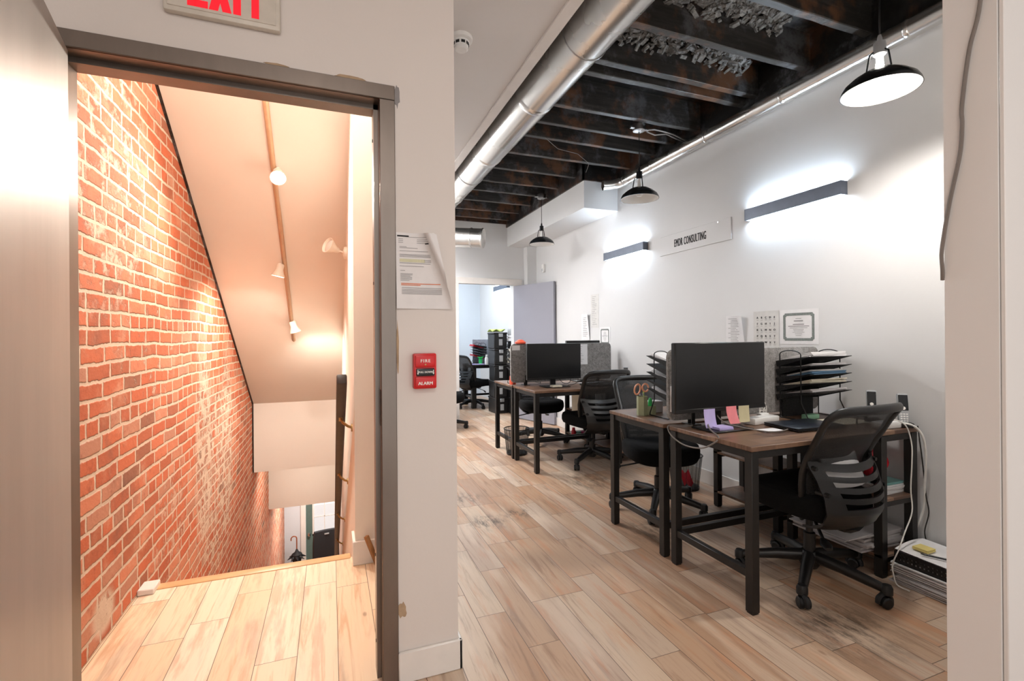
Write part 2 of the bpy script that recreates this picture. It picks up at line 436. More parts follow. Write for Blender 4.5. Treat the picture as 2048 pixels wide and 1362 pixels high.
M['white_plastic'] = simple('white_plastic', rgb(232, 230, 226), .35, var=.03)
M['beige_plastic'] = simple('beige_plastic', rgb(206, 198, 186), .4)
M['grey_plastic'] = simple('grey_plastic', rgb(170, 172, 174), .35)
M['lav'] = simple('lavender_paper', rgb(190, 178, 226), .8)
M['pink'] = simple('pink_paper', rgb(240, 142, 148), .8)
M['khaki'] = simple('khaki_paper', rgb(196, 186, 150), .8)
M['yellow'] = simple('yellow_paper', rgb(226, 208, 130), .8)
M['red'] = simple('red_plastic', rgb(206, 22, 26), .32, var=.06)
M['red_soft'] = simple('red_plastic_bag', rgb(204, 22, 44), .35, var=.15)
M['exit_red'] = emit('exit_letters', (.85, .006, .02, 1), .40)
M['white_ink'] = simple('white_ink', rgb(240, 236, 230), .5)
M['black_gloss'] = simple('black_enamel', rgb(22, 24, 27), .25)
M['enamel_in'] = simple('white_enamel', rgb(232, 230, 226), .35, var=.02)
M['bar_housing'] = simple('grey_aluminium', rgb(104, 112, 126), .42, metal=.3)
M['led'] = emit('cool_led', (.72, .86, 1.0, 1), LEDS)
M['fill_panel_glow'] = emit('fill_panel_glow', (.98, .985, 1.0, 1), 5)
M['bulb'] = emit('lit_bulb', (1.0, .93, .84, 1), 60)
M['bulb_off'] = simple('frosted_bulb', rgb(225, 222, 216), .3)
M['spot_glow'] = emit('spot_bulb', (1.0, .92, .82, 1), 30)
M['cream_metal'] = simple('cream_enamel', rgb(236, 228, 214), .35)
M['track'] = simple('track_beige', rgb(196, 158, 124), .4)
M['rail_wood'] = simple('dark_rail_wood', rgb(50, 42, 38), .45, var=.2, scale=18)
M['brass'] = metal('aged_brass', rgb(150, 118, 74), rgb(176, 144, 96), .32)
M['grey_door'] = simple('slate_grey_door', rgb(146, 145, 154), .42, var=.02, scale=2)
M['green_door'] = simple('green_painted_door', rgb(92, 112, 106), .45)
M['sage'] = simple('sage_green_plastic', rgb(152, 156, 122), .5)
M['green'] = simple('green_marker', rgb(40, 190, 90), .35)
M['lime'] = simple('lime_cloth', rgb(190, 210, 110), .8)
M['orange'] = simple('orange_plastic', rgb(236, 92, 62), .45)
M['peach'] = simple('peach_plastic', rgb(222, 156, 122), .4)
M['steel_bright'] = metal('bright_steel', rgb(190, 190, 190), rgb(220, 220, 220), .2)
M['blue_folder'] = simple('blue_folder', rgb(92, 128, 158), .6)
M['teal'] = simple('teal_folder', rgb(120, 170, 166), .6)
M['mint'] = simple('mint_box', rgb(130, 176, 148), .6)
M['magenta'] = simple('magenta_folder', rgb(204, 60, 124), .5)
M['cable_white'] = simple('white_cable', rgb(228, 226, 220), .45)
M['cable_grey'] = simple('grey_cable', rgb(116, 108, 102), .5)
M['cable_black'] = simple('black_cable', rgb(40, 37, 36), .5)
M['silver_edge'] = simple('silver_clip', rgb(186, 188, 190), .3, metal=.6)
M['umbrella_black'] = simple('umbrella_cloth', rgb(24, 24, 28), .7)
M['wood_handle'] = simple('varnished_handle', rgb(140, 74, 44), .35)
M['wood_scrap'] = simple('stained_wood_strip', rgb(158, 112, 66), .45, var=.15)
M['putty'] = simple('bare_plaster', rgb(176, 150, 122), .9, var=.2)
M['chart'] = simple('chart_paper', rgb(212, 210, 206), .8)
M['cert_border'] = simple('certificate_border', rgb(124, 130, 126), .8, var=.25, scale=160)
M['glass'] = glassy('clear_glass', (1, 1, 1, 1), .0)
gm = M['glass']; gm.node_tree.nodes['Principled BSDF'].inputs['Transmission Weight'].default_value = 0
gm.node_tree.nodes['Principled BSDF'].inputs['Alpha'].default_value = .12

# ================================================================ camera
cam = bpy.data.cameras.new('camera'); co = bpy.data.objects.new('camera', cam); COL.objects.link(co)
cam.sensor_fit = 'HORIZONTAL'; cam.sensor_width = 36; cam.lens = 951/2048*36
cam.shift_y = -9/2048; cam.clip_start = .02
YAW = R(20.9)
co.matrix_world = Matrix.Translation((0, 0, CAM_H)) @ Matrix.Rotation(-YAW, 4, 'Z') @ Matrix.Rotation(PI/2, 4, 'X') @ Matrix.Rotation(R(-.42), 4, 'Z')
SC.camera = co

# ================================================================ setting
XR = 2.95; XB = -.885; FY = 1.753; FAR = 6.8; CEIL = 2.75
b = MB(); b.box((-1.25, -2.2, -.12), (3.05, 1.80, 0)); b.box((.30, 1.80, -.12), (3.05, 9.7, 0))
struct('floor', b, M['floor'])
b = MB(); b.box((XB, 1.80, -.12), (.30, 2.75, 0)); b.box((XB, 2.75, -.12), (.12, 2.86, 0))
struct('floor_landing', b, M['landing'])
b = MB(); b.box((XB, 2.84, -.035), (.10, 2.905, .006), .008, seg=2)
struct('trim_stair_nosing', b, M['nosing'])
b = MB()
n = 20; rise = 3.75/n; run = rise/.654
for i in range(n-1):
    y0 = 2.89 + i*run
    b.box((XB, y0, -3.75), (.12, y0+run+.02, -(i+1)*rise))
struct('floor_stairs', b, M['nosing'])
b = MB(); b.box((-1.0, 8.4, -3.85), (1.2, 10.7, -3.75)); struct('floor_foyer', b, M['floor'])

# front wall with the stair doorway
b = MB(); b.box((.215, FY, 0), (.443, 1.89, 3.5)); b.box((-1.25, FY, 2.146), (.215, 1.89, 3.5)); b.box((-1.25, FY, 0), (-.80, 1.89, 2.146))
struct('wall_front', b, M['paint_front'])
b = MB(); b.box((.30, 1.89, -.12), (.443, FAR, 3.2)); struct('wall_partition', b, M['paint_office'])
b = MB(); b.box((-1.35, -2.2, 0), (-1.25, 1.89, CEIL)); struct('wall_left', b, M['paint_front'])
b = MB(); b.box((1.46, .632, 0), (3.05, .737, CEIL+.5))
struct('wall_stub', b, M['paint_stub'])
b = MB(); b.box((1.464, .621, 0), (1.60, .631, CEIL), .002)
struct('trim_opening', b, M['paint_stub'])
b = MB(); b.box((XR, -2.2, -.1), (XR+.1, 9.7, 3.3)); struct('wall_right', b, M['paint_office'])
b = MB()
b.box((.443, FAR, 0), (1.76, FAR+.1, 3.2)); b.box((2.62, FAR, 0), (XR, FAR+.1, 3.2)); b.box((1.76, FAR, 2.03), (2.62, FAR+.1, 3.2))
struct('wall_far', b, M['paint_office'])
b = MB(); b.box((2.80, 6.66, 0), (XR, FAR, 2.61)); struct('wall_chase', b, M['paint_office'])
b = MB(); b.box((.443, 9.6, 0), (3.05, 9.7, 3.2)); b.box((.35, FAR+.1, 0), (.443, 9.7, 3.2)); struct('wall_back_room', b, M['paint_cool'])
b = MB(); b.box((.35, FAR+.05, 2.9), (3.05, 9.7, 3.0)); struct('ceiling_back_room', b, M['paint_ceiling'])
b = MB(); b.box((-1.25, -2.2, CEIL), (1.055, 1.76, CEIL+.1)); b.box((.443, 1.7605, CEIL), (1.055, FAR, CEIL+.1)); b.box((1.0, CEIL and 1.75, CEIL+.09), (1.055, FAR, 3.2))
b.box((1.0555, -2.2, CEIL), (3.05, .87, CEIL+.1)); b.box((1.0,.77,CEIL+.05),(3.05,.87,3.3)); b.box((1.0,.8,CEIL+.09),(1.055,1.8,3.3))
struct('ceiling', b, M['paint_ceiling'])
b = MB(); b.box((1.0, .87, CEIL-.014), (1.063, FAR, CEIL+.001), .002); struct('trim_ceiling_edge', b, M['trim'])
b = MB(); b.box((1.05, .80, 3.2), (3.05, FAR+.1, 3.3)); struct('ceiling_boards', b, M['boards'])
b = MB(); b.box((2.53, 4.45, 2.61), (XR, FAR, 3.2)); struct('wall_soffit', b, M['paint_office'])
b = MB(); b.box((XR-.022, .87, 2.925), (XR, 4.44, 3.2)); b.box((2.51, 4.43, 2.90), (XR, 4.45, 3.2)); b.box((2.51, 4.43, 2.90), (2.53, FAR, 3.2)); b.box((1.06, FAR-.02, 2.95), (2.53, FAR, 3.2))
struct('trim_rim_board', b, M['boards'])
# stairwell
b = MB(); b.box((XB-.12, 1.85, -3.85), (XB, 10.6, 3.6)); struct('wall_brick', b, M['brick'])
b = MB(); b.box((.12, 2.75, -3.85), (.30, 8.9, 3.6)); b.box((.28, 1.89, 0), (.305, 2.76, 3.6)); struct('wall_stair', b, M['paint_stair'])
def zc(y): return 2.63-.654*(y-3.125)
b = MB(); b.prism([(1.88, zc(1.88)), (6.446, .458), (6.446, .62), (1.88, zc(1.88)+.16)], XB, .30, 'X'); struct('ceiling_stair_slope', b, M['paint_stair'])
b = MB(); b.box((XB, 6.446, -.368), (.12, 6.60, .60)); b.box((XB, 6.5, -.368), (.12, 8.1, -.30)); b.box((XB, 8.0, -1.336), (.12, 8.12, -.30))
b.box((XB, 8.05, -1.336), (1.2, 10.6, -1.26)); struct('ceiling_stair_bulkhead', b, M['paint_stair'])
b = MB(); b.prism([(1.88, zc(1.88)-.003), (6.444, .455), (6.444, .50), (1.88, zc(1.88)+.05)], XB, XB+.016, 'X'); b.box((XB, 6.442, -.366), (XB+.016, 6.5, .457)); struct('trim_painted_gap_shade', b, M['boards'])  # dark strip painted in for the shade line between brick and ceiling
b = MB(); b.box((XB, 10.5, -3.75), (-.50, 10.6, -1.3)); b.box((.42, 10.5, -3.75), (1.2, 10.6, -1.3)); b.box((-.5, 10.5, -1.6), (.42, 10.6, -1.3))
b.box((1.1, 8.8, -3.75), (1.2, 10.6, -1.3)); b.box((.29, 8.8, -3.75), (1.2, 8.9, -1.3))
struct('wall_foyer', b, M['paint_cool'])
b = MB()
b.box((-.585, 10.47, -3.75), (-.49, 10.5, -1.611), .004); b.box((.41, 10.47, -3.75), (.505, 10.5, -1.611), .004); b.box((-.585, 10.47, -1.61), (.505, 10.5, -1.52), .004)
struct('trim_foyer_door', b, M['trim'])
# baseboards
b = MB(); b.box((.221, FY-.014, 0), (.457, FY, .112), .004); b.box((.443, FY-.014, 0), (.457, FAR, .112), .004)
struct('baseboard_front', b, M['trim'])
b = MB(); b.box((XR-.014, .87, 0), (XR, 6.66, .115), .003); struct('baseboard_right', b, M['trim'])
b = MB(); b.box((.443, FAR-.014, 0), (1.66, FAR, .115), .003); struct('baseboard_far', b, M['trim'])
b = MB(); b.box((.106, 2.735, 0), (.28, 2.75, .13), .003); b.box((.106, 2.7503, 0), (.12, 2.9, .1295)); struct('baseboard_stair', b, M['trim'])
b = MB(); b.box((XB, 2.80, .0), (XB+.07, 2.90, .028), .004); struct('trim_nosing_end', b, M['trim'])
# far doorway casing
b = MB()
b.box((2.62, FAR-.018, 0), (2.76, FAR, 2.11), .003); b.box((1.64, FAR-.018, 0), (1.76, FAR, 2.11), .003); b.box((1.64, FAR-.02, 2.03), (2.76, FAR, 2.12), .003)
struct('trim_far_door', b, M['trim'])

# steel door frame
b = MB()
HX0, HX1, HZ = -.68, .170, 2.10
for (x0, x1, xs0, xs1) in ((.168, .222, .152, .170), (-.806, -.750, -.752, -.734)):
    b.box((x0, FY-.008, 0), (x1, FY+.003, HZ-.0006), .002)           # face
    b.box((x0, FY-.004, 0), (x1, 1.90, HZ-.0003))                    # body
    b.box((xs0, FY+.052, 0), (xs1, FY+.118, HZ))                   # stop
b.box((-.806, FY-.008, HZ), (.222, FY+.003, HZ+.052), .002); b.box((-.806, FY-.004, HZ), (.222, 1.90, HZ+.05))
b.box((-.752, FY+.052, HZ-.017), (.17, FY+.118, HZ+.001))
struct('trim_steel_frame', b, M['frame_steel'])
b = MB()
for z, x in ((1.98, .1505), (1.45, .151), (.44, .151), (.12, .151)): b.cyl((x+.003, FY+.085, z), (x-.001, FY+.085, z), .006, n=12)
b.box((.1655, FY+.012, .93), (.1695, FY+.040, 1.06), .001)
struct('trim_strike_plate', b, M['black_metal'])
# chipped paint round the frame: bare plaster showing, with a raised ragged edge
def chip(name, cx, cz, w, h, seed, mat):
    rr = random.Random(seed); k = 16
    pts = [(cx+w*math.cos(2*PI*i/k)*(.55+.45*rr.random()), cz+h*math.sin(2*PI*i/k)*(.55+.45*rr.random())) for i in range(k)]
    b = MB(); b.prism(pts, FY-.0018, FY+.001, 'Y'); return struct(name, b, mat)
chip('trim_chip', .236, .26, .020, .036, 3, M['putty']); chip('trim_chip', .229, 2.118, .013, .05, 5, M['ink_grey'])
chip('trim_chip', .07, 2.158, .075, .008, 8, M['putty']); chip('trim_chip', -.16, 2.156, .05, .007, 9, M['putty'])
chip('trim_chip', .226, 1.20, .006, .12, 11, M['putty'])

# the big steel door, hinged at the left jamb and swung towards the lobby
d = bpy.data.objects.new('door_1', None); COL.objects.link(d); d['kind'] = 'structure'
d.location = (-.703, 1.742, 0); d.rotation_euler = (0, 0, R(-90+12.0))     # local +X runs along the leaf
DL = .905
b = MB(); b.box((0.004, -.045, .012), (DL, 0, 2.085), .003)
o = b.build('door_leaf', M['door_steel'], d)
b = MB()
for z in (.28, 1.05, 1.85): b.cyl((-.004, -.034, z-.057), (-.004, -.034, z+.057), .007, n=12)
b.build('hinge', M['frame_steel'], d)
b = MB()
b.lathe([(0, 0), (.028, 0), (.028, .006), (.012, .012), (.012, .035), (.026, .045), (.026, .062), (0, .068)], (0, 0, 0), 20, Matrix.Translation((DL-.06, 0, 1.0)) @ Matrix.Rotation(-PI/2, 4, 'X'))
b.build('door_handle', M['steel_bright'], d)

# grey slab door of the back room, standing open against the right wall
d2 = bpy.data.objects.new('door_2', None); COL.objects.link(d2); d2['kind'] = 'structure'
a2 = math.atan2(5.965-6.76, 2.90-2.615)
d2.location = (2.612, 6.765, 0); d2.rotation_euler = (0, 0, a2)
b = MB(); b.box((.0, 0, .010), (.85, .04, 2.01), .002); b.build('door_leaf', M['grey_door'], d2)
b = MB()
for z in (.25, 1.0, 1.78): b.cyl((-.005, .02, z-.05), (-.005, .02, z+.05), .007, n=10)
b.build('hinge', M['steel_bright'], d2)

# green street door with a six-light window
d3 = bpy.data.objects.new('door_3', None); COL.objects.link(d3); d3['kind'] = 'structure'; d3.location = (-.49, 10.54, -3.75)
W3 = .90
b = MB(); b.box((0, -.02, .01), (W3, .02, 1.0), .003); b.box((0, -.02, 1.98), (W3, .02, 2.14), .003)
b.box((0, -.02, 1.0003), (.12, .02, 1.9797)); b.box((W3-.12, -.02, 1.0003), (W3, .02, 1.9797))
b.box((.12,-.026,.2),(.40,-.018,.82),.004); b.box((.50,-.026,.2),(.78,-.018,.82),.004)
b.build('door_leaf', M['green_door'], d3)
b = MB(); b.box((.12, -.032, .96), (W3-.12, .0, 1.0), .003); b.box((.12, -.032, 1.95), (W3-.12, .0, 1.99), .003)
b.box((.12, -.032, .96), (.155, .0, 1.99), .003); b.box((W3-.155, -.032, .96), (W3-.12, .0, 1.99), .003)
for x in (.352, .550): b.box((x-.008, -.015, 1.0), (x+.008, .0, 1.95))
for z in (1.33, 1.66): b.box((.15, -.015, z-.007), (W3-.15, .0, z+.007))
b.build('window_frame', M['trim'], d3)
b = MB(); b.box((.15, .002, .99), (W3-.15, .006, 1.96)); b.build('window_pane', M['glass'], d3)
b = MB(); b.lathe([(0, 0), (.03, 0), (.03, .01), (.012, .015), (.014, .04), (.028, .05), (.028, .07), (0, .08)], (0, 0, 0), 16, Matrix.Translation((.06, -.02, 1.0)) @ Matrix.Rotation(PI/2, 4, 'X'))
b.build('door_knob', M['steel_bright'], d3)
# snowy daylight outside the street door: pavement and the house across
b = MB(); b.box((-4, 10.75, -3.95), (4, 15.5, -3.80)); struct('floor_pavement', b, M['paper_grey'])

# ================================================================ joists
JY = [1.25, 1.84, 2.215, 2.62, 2.735, 3.20, 3.50, 3.79, 4.20, 4.60, 5.02, 5.42, 5.85, 6.27, 6.66]
ordn = ['nearest the camera', 'second', 'third', 'fourth', 'fifth', 'sixth', 'seventh', 'eighth', 'ninth', 'tenth', 'eleventh', 'twelfth', 'thirteenth', 'fourteenth', 'fifteenth and last']
for i, y in enumerate(JY):
    b = MB(); x1 = XR-.021 if y < 4.4 else 2.511
    rr = random.Random(i)
    N = 14
    xs = [1.063 + (x1-1.065)*k/(N-1) for k in range(N)]
    off = [(rr.uniform(-.002, .002), rr.uniform(-.002, .002)) for _ in xs]
    t = rr.uniform(.022, .028); zb = 2.978 + rr.uniform(-.01, .012)
    secs = []
    for x, (dy, dz) in zip(xs, off):
        secs.append([(x, y-t+dy, zb+dz+.004), (x, y-t+.004+dy, zb+dz), (x, y+t-.004+dy, zb+dz), (x, y+t+dy, zb+dz+.004), (x, y+t+dy, 3.198), (x, y-t+dy, 3.198)])
    def fn(u, v, secs=secs): pass
    vs = [[b.bm.verts.new(p) for p in s] for s in secs]
    for A, B2 in zip(vs, vs[1:]):
        for k in range(6):
            f = b.bm.faces.new((A[k], A[(k+1) % 6], B2[(k+1) % 6], B2[k])); f.smooth = True
    b.bm.faces.new(vs[0]); b.bm.faces.new(list(reversed(vs[-1])))
    o = b.build('ceiling_joist', M['joist'])
    w = 'nearest the camera' if i == 0 else ordn[i] + ' counting back from the camera' if i < 14 else 'last before the far wall'
    tag(o, 'black stained wooden ceiling joist, ' + w, 'joist', 'exposed ceiling joists over the office')
# crumbling old plaster keys stuck under the boards
for k, (x0, x1, y0, y1, nm) in enumerate(((1.75, 2.62, 2.07, 2.185, 'nearer'), (1.60, 2.78, 2.47, 2.59, 'farther'))):
    b = MB(); rr = random.Random(40+k)
    for _ in range(420):
        x = rr.uniform(x0, x1); y = rr.uniform(y0, y1); s = rr.uniform(.010, .034)
        b.cbox((0, 0, 0), (s*2.0, s*.9, s*.5), 0, Matrix.Translation((x, y, 3.19-.10*rr.random()*((y-y0)/(y1-y0)))) @ Euler((rr.uniform(-.8, .8), rr.uniform(-.8, .8), rr.uniform(0, 3))).to_matrix().to_4x4())
    o = b.build('plaster_remnant', M['lath']); o['kind'] = 'stuff'
    tag(o, 'crumbly grey plaster remnants along the top of the %s ceiling joist' % ('third' if k == 0 else 'fourth'), 'plaster')

# ================================================================ ducts
def duct(path, r, m=None, joints=(), nm='duct_pipe', parent=None):
    b = MB(); b.tube(path, r, 40, caps=False)
    inner = MB()
    o = b.build(nm, m or M['galv'], parent, sharp=60)
    for (p, d, w) in joints:
        d = Vector(d).normalized(); p = Vector(p)
        b = MB(); b.tube([p-d*w, p-d*w*.6, p+d*w*.6, p+d*w], [r, r+.004, r+.004, r], 40)
        b.build('joint_band', M['galv'], parent)
    return o
t1 = thing('air_duct', 'large round galvanised duct running along the ceiling beside the white ceiling edge', 'duct', (1.268, 3.8, 2.838))
duct([(0, -2.93, 0), (0, 2.98, 0)], .134, joints=[((0, y, 0), (0, 1, 0), .03) for y in (-.95, .05, 1.35, 2.35)], parent=t1)
for y in (-1.6, .6, 2.0):
    b = MB(); b.tube([(.0+.136*math.cos(a), y, .136*math.sin(a)) for a in [R(x) for x in range(90, 451, 15)]], .004, 6)
    b.box((-.01, y-.01, .128), (.01, y+.01, .36)); b.build('hanger_strap', M['galv_wire'], t1)
t2 = thing('air_duct', 'thin round metal duct running along the top of the right wall', 'duct', (2.885, 2.6, 2.865))
pth = [(0, -1.72, 0), (0, 1.62, 0)]
for k in range(1, 9):
    a = k/8*R(75); pth.append((-.11*(1-math.cos(a)), 1.62+.11*math.sin(a), -.02*k/8))
e = Vector(pth[-1]); pth.append(tuple(e + Vector((-.10, .03, -.01))))
b = MB(); b.tube(pth, .052, 28, caps=False); b.build('duct_pipe', M['galv'], t2, sharp=60)
for y in (-1.0, -.25, .45, 1.15, 1.6):
    b = MB(); b.tube([(0, y-.014, 0), (0, y-.008, 0), (0, y+.008, 0), (0, y+.014, 0)], [.052, .0555, .0555, .052], 28); b.build('joint_band', M['galv'], t2)
for y in (-1.3, -.1, 1.0):
    b = MB(); b.box((.03, y-.01, .03), (.066, y+.01, .051)); b.box((-.005, y-.01, .05), (.066, y+.01, .056)); b.build('wall_clip', M['galv_wire'], t2)
t3 = thing('air_duct', 'short branch duct with an open collar near the far wall', 'duct', (1.83, 5.78, 2.495))
dv = Vector((.55, -.33, -.05)).normalized()
pth = [tuple(dv*s) for s in (-.95, -.07, 0)]
b = MB(); b.tube(pth, .122, 36, caps=False); b.tube([dv*-.003, dv*-.07, dv*-.2], [.117, .117, .117], 36, caps=True); b.build('duct_pipe', M['galv'], t3, sharp=60)
for s in (-.16, -.012):
    b = MB(); b.tube([dv*(s-.012), dv*(s-.006), dv*(s+.006), dv*(s+.012)], [.122, .129, .129, .122], 36); b.build('joint_band', M['galv'], t3)
b = MB(); b.tube([dv*-.4+Vector((0, 0, .12)), dv*-.4+Vector((0, 0, .48))], .004, 8); b.build('hanger_rod', M['galv_wire'], t3)

# ================================================================ lamps
def pendant(x, y, label, lit=False):
    g = thing('pendant_lamp', label, 'lamp', (x, y, 0), 0, 'black enamel pendant lamps over the office')
    zt = 2.975; zs = 2.40
    b = MB(); b.lathe([(0, zt), (.052, zt), (.055, zt-.012), (.05, zt-.05), (.02, zt-.06), (0, zt-.06)], n=20)
    b.cyl((.05, 0, zt-.03), (.085, 0, zt-.03), .012); b.cyl((-.05, 0, zt-.03), (-.085, 0, zt-.03), .012)
    b.build('ceiling_box', M['galv_wire'], g)
    b = MB(); b.cyl((0, 0, zt-.055), (0, 0, zs+.215), .0035, n=8); b.build('cord', M['black_wire'], g)
    b = MB(); b.lathe([(0, .225), (.006, .225), (.010, .21), (.010, .195), (.024, .19), (.026, .135), (.020, .13), (0, .13)], (0, 0, zs), 20); b.build('socket', M['black_gloss'] if not lit else M['grey_plastic'], g)
    b = MB()
    for k in range(3):
        a = 2*PI*k/3+.4; c, s_ = math.cos(a), math.sin(a)
        b.tube([(.022*c, .022*s_, zs+.15), (.040*c, .040*s_, zs+.135), (.054*c, .054*s_, zs+.05), (.052*c, .052*s_, zs+.038)], .004, 6)
    b.build('yoke', M['black_gloss'], g)
    prof = [(.050, .048), (.055, .052), (.075, .048), (.11, .026), (.14, 0), (.152, -.022), (.155, -.034)]
    b = MB(); b.lathe(prof + [(.151, -.034)], (0, 0, zs), 44); b.build('lamp_shade', M['black_gloss'], g, sharp=70)
    b = MB(); b.lathe([(.151, -.0335), (.148, -.022), (.136, -.002), (.107, .023), (.073, .045), (.050, .046)], (0, 0, zs), 44); b.build('shade_lining', M['enamel_in'], g, sharp=70)
    b = MB(); b.lathe([(0, -.012), (.02, -.008), (.03, .01), (.03, .03), (.018, .07), (.014, .10), (.014, .135), (0, .135)], (0, 0, zs), 20)
    b.build('bulb', M['bulb'] if lit else M['bulb_off'], g)
pendant(2.375, 1.44, 'lit pendant lamp with glowing white dish, nearest the camera', True)
pendant(2.378, 3.27, 'unlit black pendant lamp hanging in front of the white soffit corner')
pendant(2.42, 5.295, 'unlit black pendant lamp farthest back, near the grey door')
# loose conduit cables at the boxes
for (x, y, lab) in ((2.378, 3.27, 'loose metal-clad cables running from the middle lamp box to the right wall'), ):
    b = MB()
    b.tube([(x+.085, y, 2.945), (x+.16, y+.01, 2.965), (x+.25, y-.01, 2.95), (x+.36, y+.02, 2.958), (x+.50, y+.03, 2.93)], .007, 8)
    b.tube([(x+.085, y+.01, 2.935), (x+.18, y+.03, 2.93), (x+.28, y+.01, 2.945), (x+.42, y+.05, 2.94), (x+.52, y+.06, 2.93)], .006, 8)
    tag(b.build('ceiling_cable', M['galv_wire']), lab, 'cable')
b = MB(); b.tube([(1.75, 3.74, 2.965), (1.95, 3.9, 2.955), (2.2, 3.98, 2.97), (2.42, 4.15, 2.962), (2.5, 4.35, 2.95)], .0022, 6)
tag(b.build('ceiling_cable', M['cable_grey']), 'thin loose cable sagging under the joists toward the soffit', 'cable')

def wall_bar(y0, y1, z, label):
    g = thing('wall_light', label, 'light', (XR, (y0+y1)/2, z), 0, 'linear up and down wall lights')
    L2 = (y1-y0)/2
    b = MB(); b.box((-.058, -L2+.0062, -.042), (-.050, L2-.0062, .042), .0015); b.box((-.0583, -L2, -.0423), (0, -L2+.006, .0423), .001); b.box((-.0583, L2-.006, -.0423), (0, L2, .0423), .001)
    b.box((-.05, -L2+.004, -.012), (-.0, L2-.004, .012)); b.build('housing', M['bar_housing'], g)
    for s_ in (-1, 1):
        b = MB(); b.box((-.049, -L2+.008, s_*.024-.003), (-.004, L2-.008, s_*.024+.003)); b.build('diffuser', M['led'], g)
    return g
wl = wall_bar(1.975, 2.695, 2.138, 'grey bar wall light glowing up and down above the nearer desks')
wall_bar(3.925, 4.655, 2.135, 'grey bar wall light glowing left of the white sign')
wall_bar(7.82, 8.55, 2.135, 'grey bar wall light seen through the far doorway')
for y, lab in ((4.95, 'added flat white fill lamp behind the wall corner, nearer one'), (6.15, 'added flat white fill lamp behind the wall corner, by the far wall')):  # invented fixtures, out of view, added to brighten the office
    g = thing('added_fill_lamp', lab, 'lamp', (.74, y, CEIL), 0, 'added flat fill lamps')
    b = MB(); b.box((-.20, -.45, -.03), (.20, .45, 0), .003); b.build('housing', M['white_plastic'], g)
    b = MB(); b.box((-.18, -.43, -.033), (.18, .43, -.029)); b.build('diffuser', M['fill_panel_glow'], g)

# smoke detector
g = thing('smoke_detector', 'round white smoke detector on the white ceiling', 'detector', (.623, 2.315, CEIL))
b = MB(); b.lathe([(0, 0), (.056, 0), (.058, -.006), (.056, -.018), (.048, -.022), (0, -.022)], n=36); b.build('base', M['white_plastic'], g)
b = MB(); b.lathe([(.040, -.02), (.040, -.026), (.036, -.03), (.036, -.046), (.034, -.048), (.034, -.06), (.028, -.066), (0, -.067)], n=36); b.build('sensor_head', M['white_plastic'], g)
b = MB()
for k in range(8):
    a = 2*PI*k/8; b.cbox((.0365, 0, -.038), (.003, .019, .013), 0, Matrix.Rotation(a, 4, 'Z'))
b.build('vent_slots', M['dark_plastic'], g)

# exit sign
g = thing('exit_sign', 'white exit sign with red letters over the stair door', 'sign', (-.309, FY, 2.37))
b = MB(); b.box((-.162, -.026, -.115), (.162, 0, .115), .008, seg=2); b.build('housing', M['beige_plastic'], g)
b = MB(); b.box((-.150, -.0285, -.100), (.150, -.025, .103), .001); b.build('face_plate', M['beige_plastic'], g)
MT = frameM((0, -.0478, .0), (1, 0, 0), (0, 0, 1))
LZ = -.014
for ch, cx in (('E', -.0690), ('X', -.0080), ('I', .0385), ('T', .0900)):
    b = MB(); h = .077; w = .0275; q = .0215
    P = lambda pts: b.prism(pts, -.0300, -.0282, 'Y')
    if ch == 'E':
        P([(cx-w, -h), (cx-w+q, -h), (cx-w+q, h), (cx-w, h)])
        for z in (-h, -q/2, h-q): P([(cx-w+q-.001, z), (cx+w, z), (cx+w, z+q), (cx-w+q-.001, z+q)])
    elif ch == 'I': P([(cx-q/2, -h), (cx+q/2, -h), (cx+q/2, h), (cx-q/2, h)])
    elif ch == 'T': P([(cx-q/2, -h), (cx+q/2, -h), (cx+q/2, h-q+.001), (cx-q/2, h-q+.001)]); P([(cx-w-.002, h-q), (cx+w+.002, h-q), (cx+w+.002, h), (cx-w-.002, h)])
    else:
        w2 = w+.0035
        P([(cx-w2, -h), (cx-w2+q*1.15, -h), (cx+w2, h), (cx+w2-q*1.15, h)])
        b.prism([(cx+w2-q*1.15, -h), (cx+w2, -h), (cx-w2+q*1.15, h), (cx-w2, h)], -.0301, -.0281, 'Y')
    b.xf(Matrix.Translation((0, 0, LZ))); b.build('letter', M['exit_red'], g)

# fire alarm
g = thing('fire_alarm', 'red fire alarm pull station on the white wall below the notice', 'fire alarm', (.320, FY, 1.125))
b = MB(); b.box((-.042, -.032, -.064), (.042, 0, .064), .006, seg=2); b.build('housing', M['red'], g)
b = MB(); b.box((-.036, -.038, .014), (.036, -.03, .058), .004, seg=2); b.build('upper_plate', M['red'], g)
b = MB(); b.box((-.036, -.038, -.058), (.036, -.03, -.020), .004, seg=2); b.build('lower_plate', M['red'], g)
b = MB(); b.box((-.033, -.041, -.017), (.033, -.03, .010), .003, seg=2); b.build('pull_handle', M['black_gloss'], g)
FM = lambda z, y: frameM((0, y, z), (1, 0, 0), (0, 0, 1))
text('lettering', 'FIRE', .0165, M['white_ink'], g, FM(.037, -.0385), bold=.0004, spacing=1.25)
text('lettering', 'ALARM', .0165, M['white_ink'], g, FM(-.044, -.0385), bold=.0006)
text('lettering', 'PULL DOWN', .0088, M['white_ink'], g, FM(-.003, -.0414), bold=.0003)
for s_ in (-1, 1):
    b = MB(); x = s_*.028; b.prism([(x-.0012, .005), (x+.0012, .005), (x+.0012, -.006), (x+.003, -.006), (x, -.012), (x-.003, -.006), (x-.0012, -.006)], -.0418, -.0410, 'Y'); b.build('arrow_mark', M['white_ink'], g)
b = MB(); b.lathe([(0, 0), (.003, 0), (.003, .002), (0, .0025)], (0, 0, 0), 10, Matrix.Translation((0, -.0375, .024)) @ Matrix.Rotation(PI/2, 4, 'X')); b.build('lock_screw', M['brass'], g)

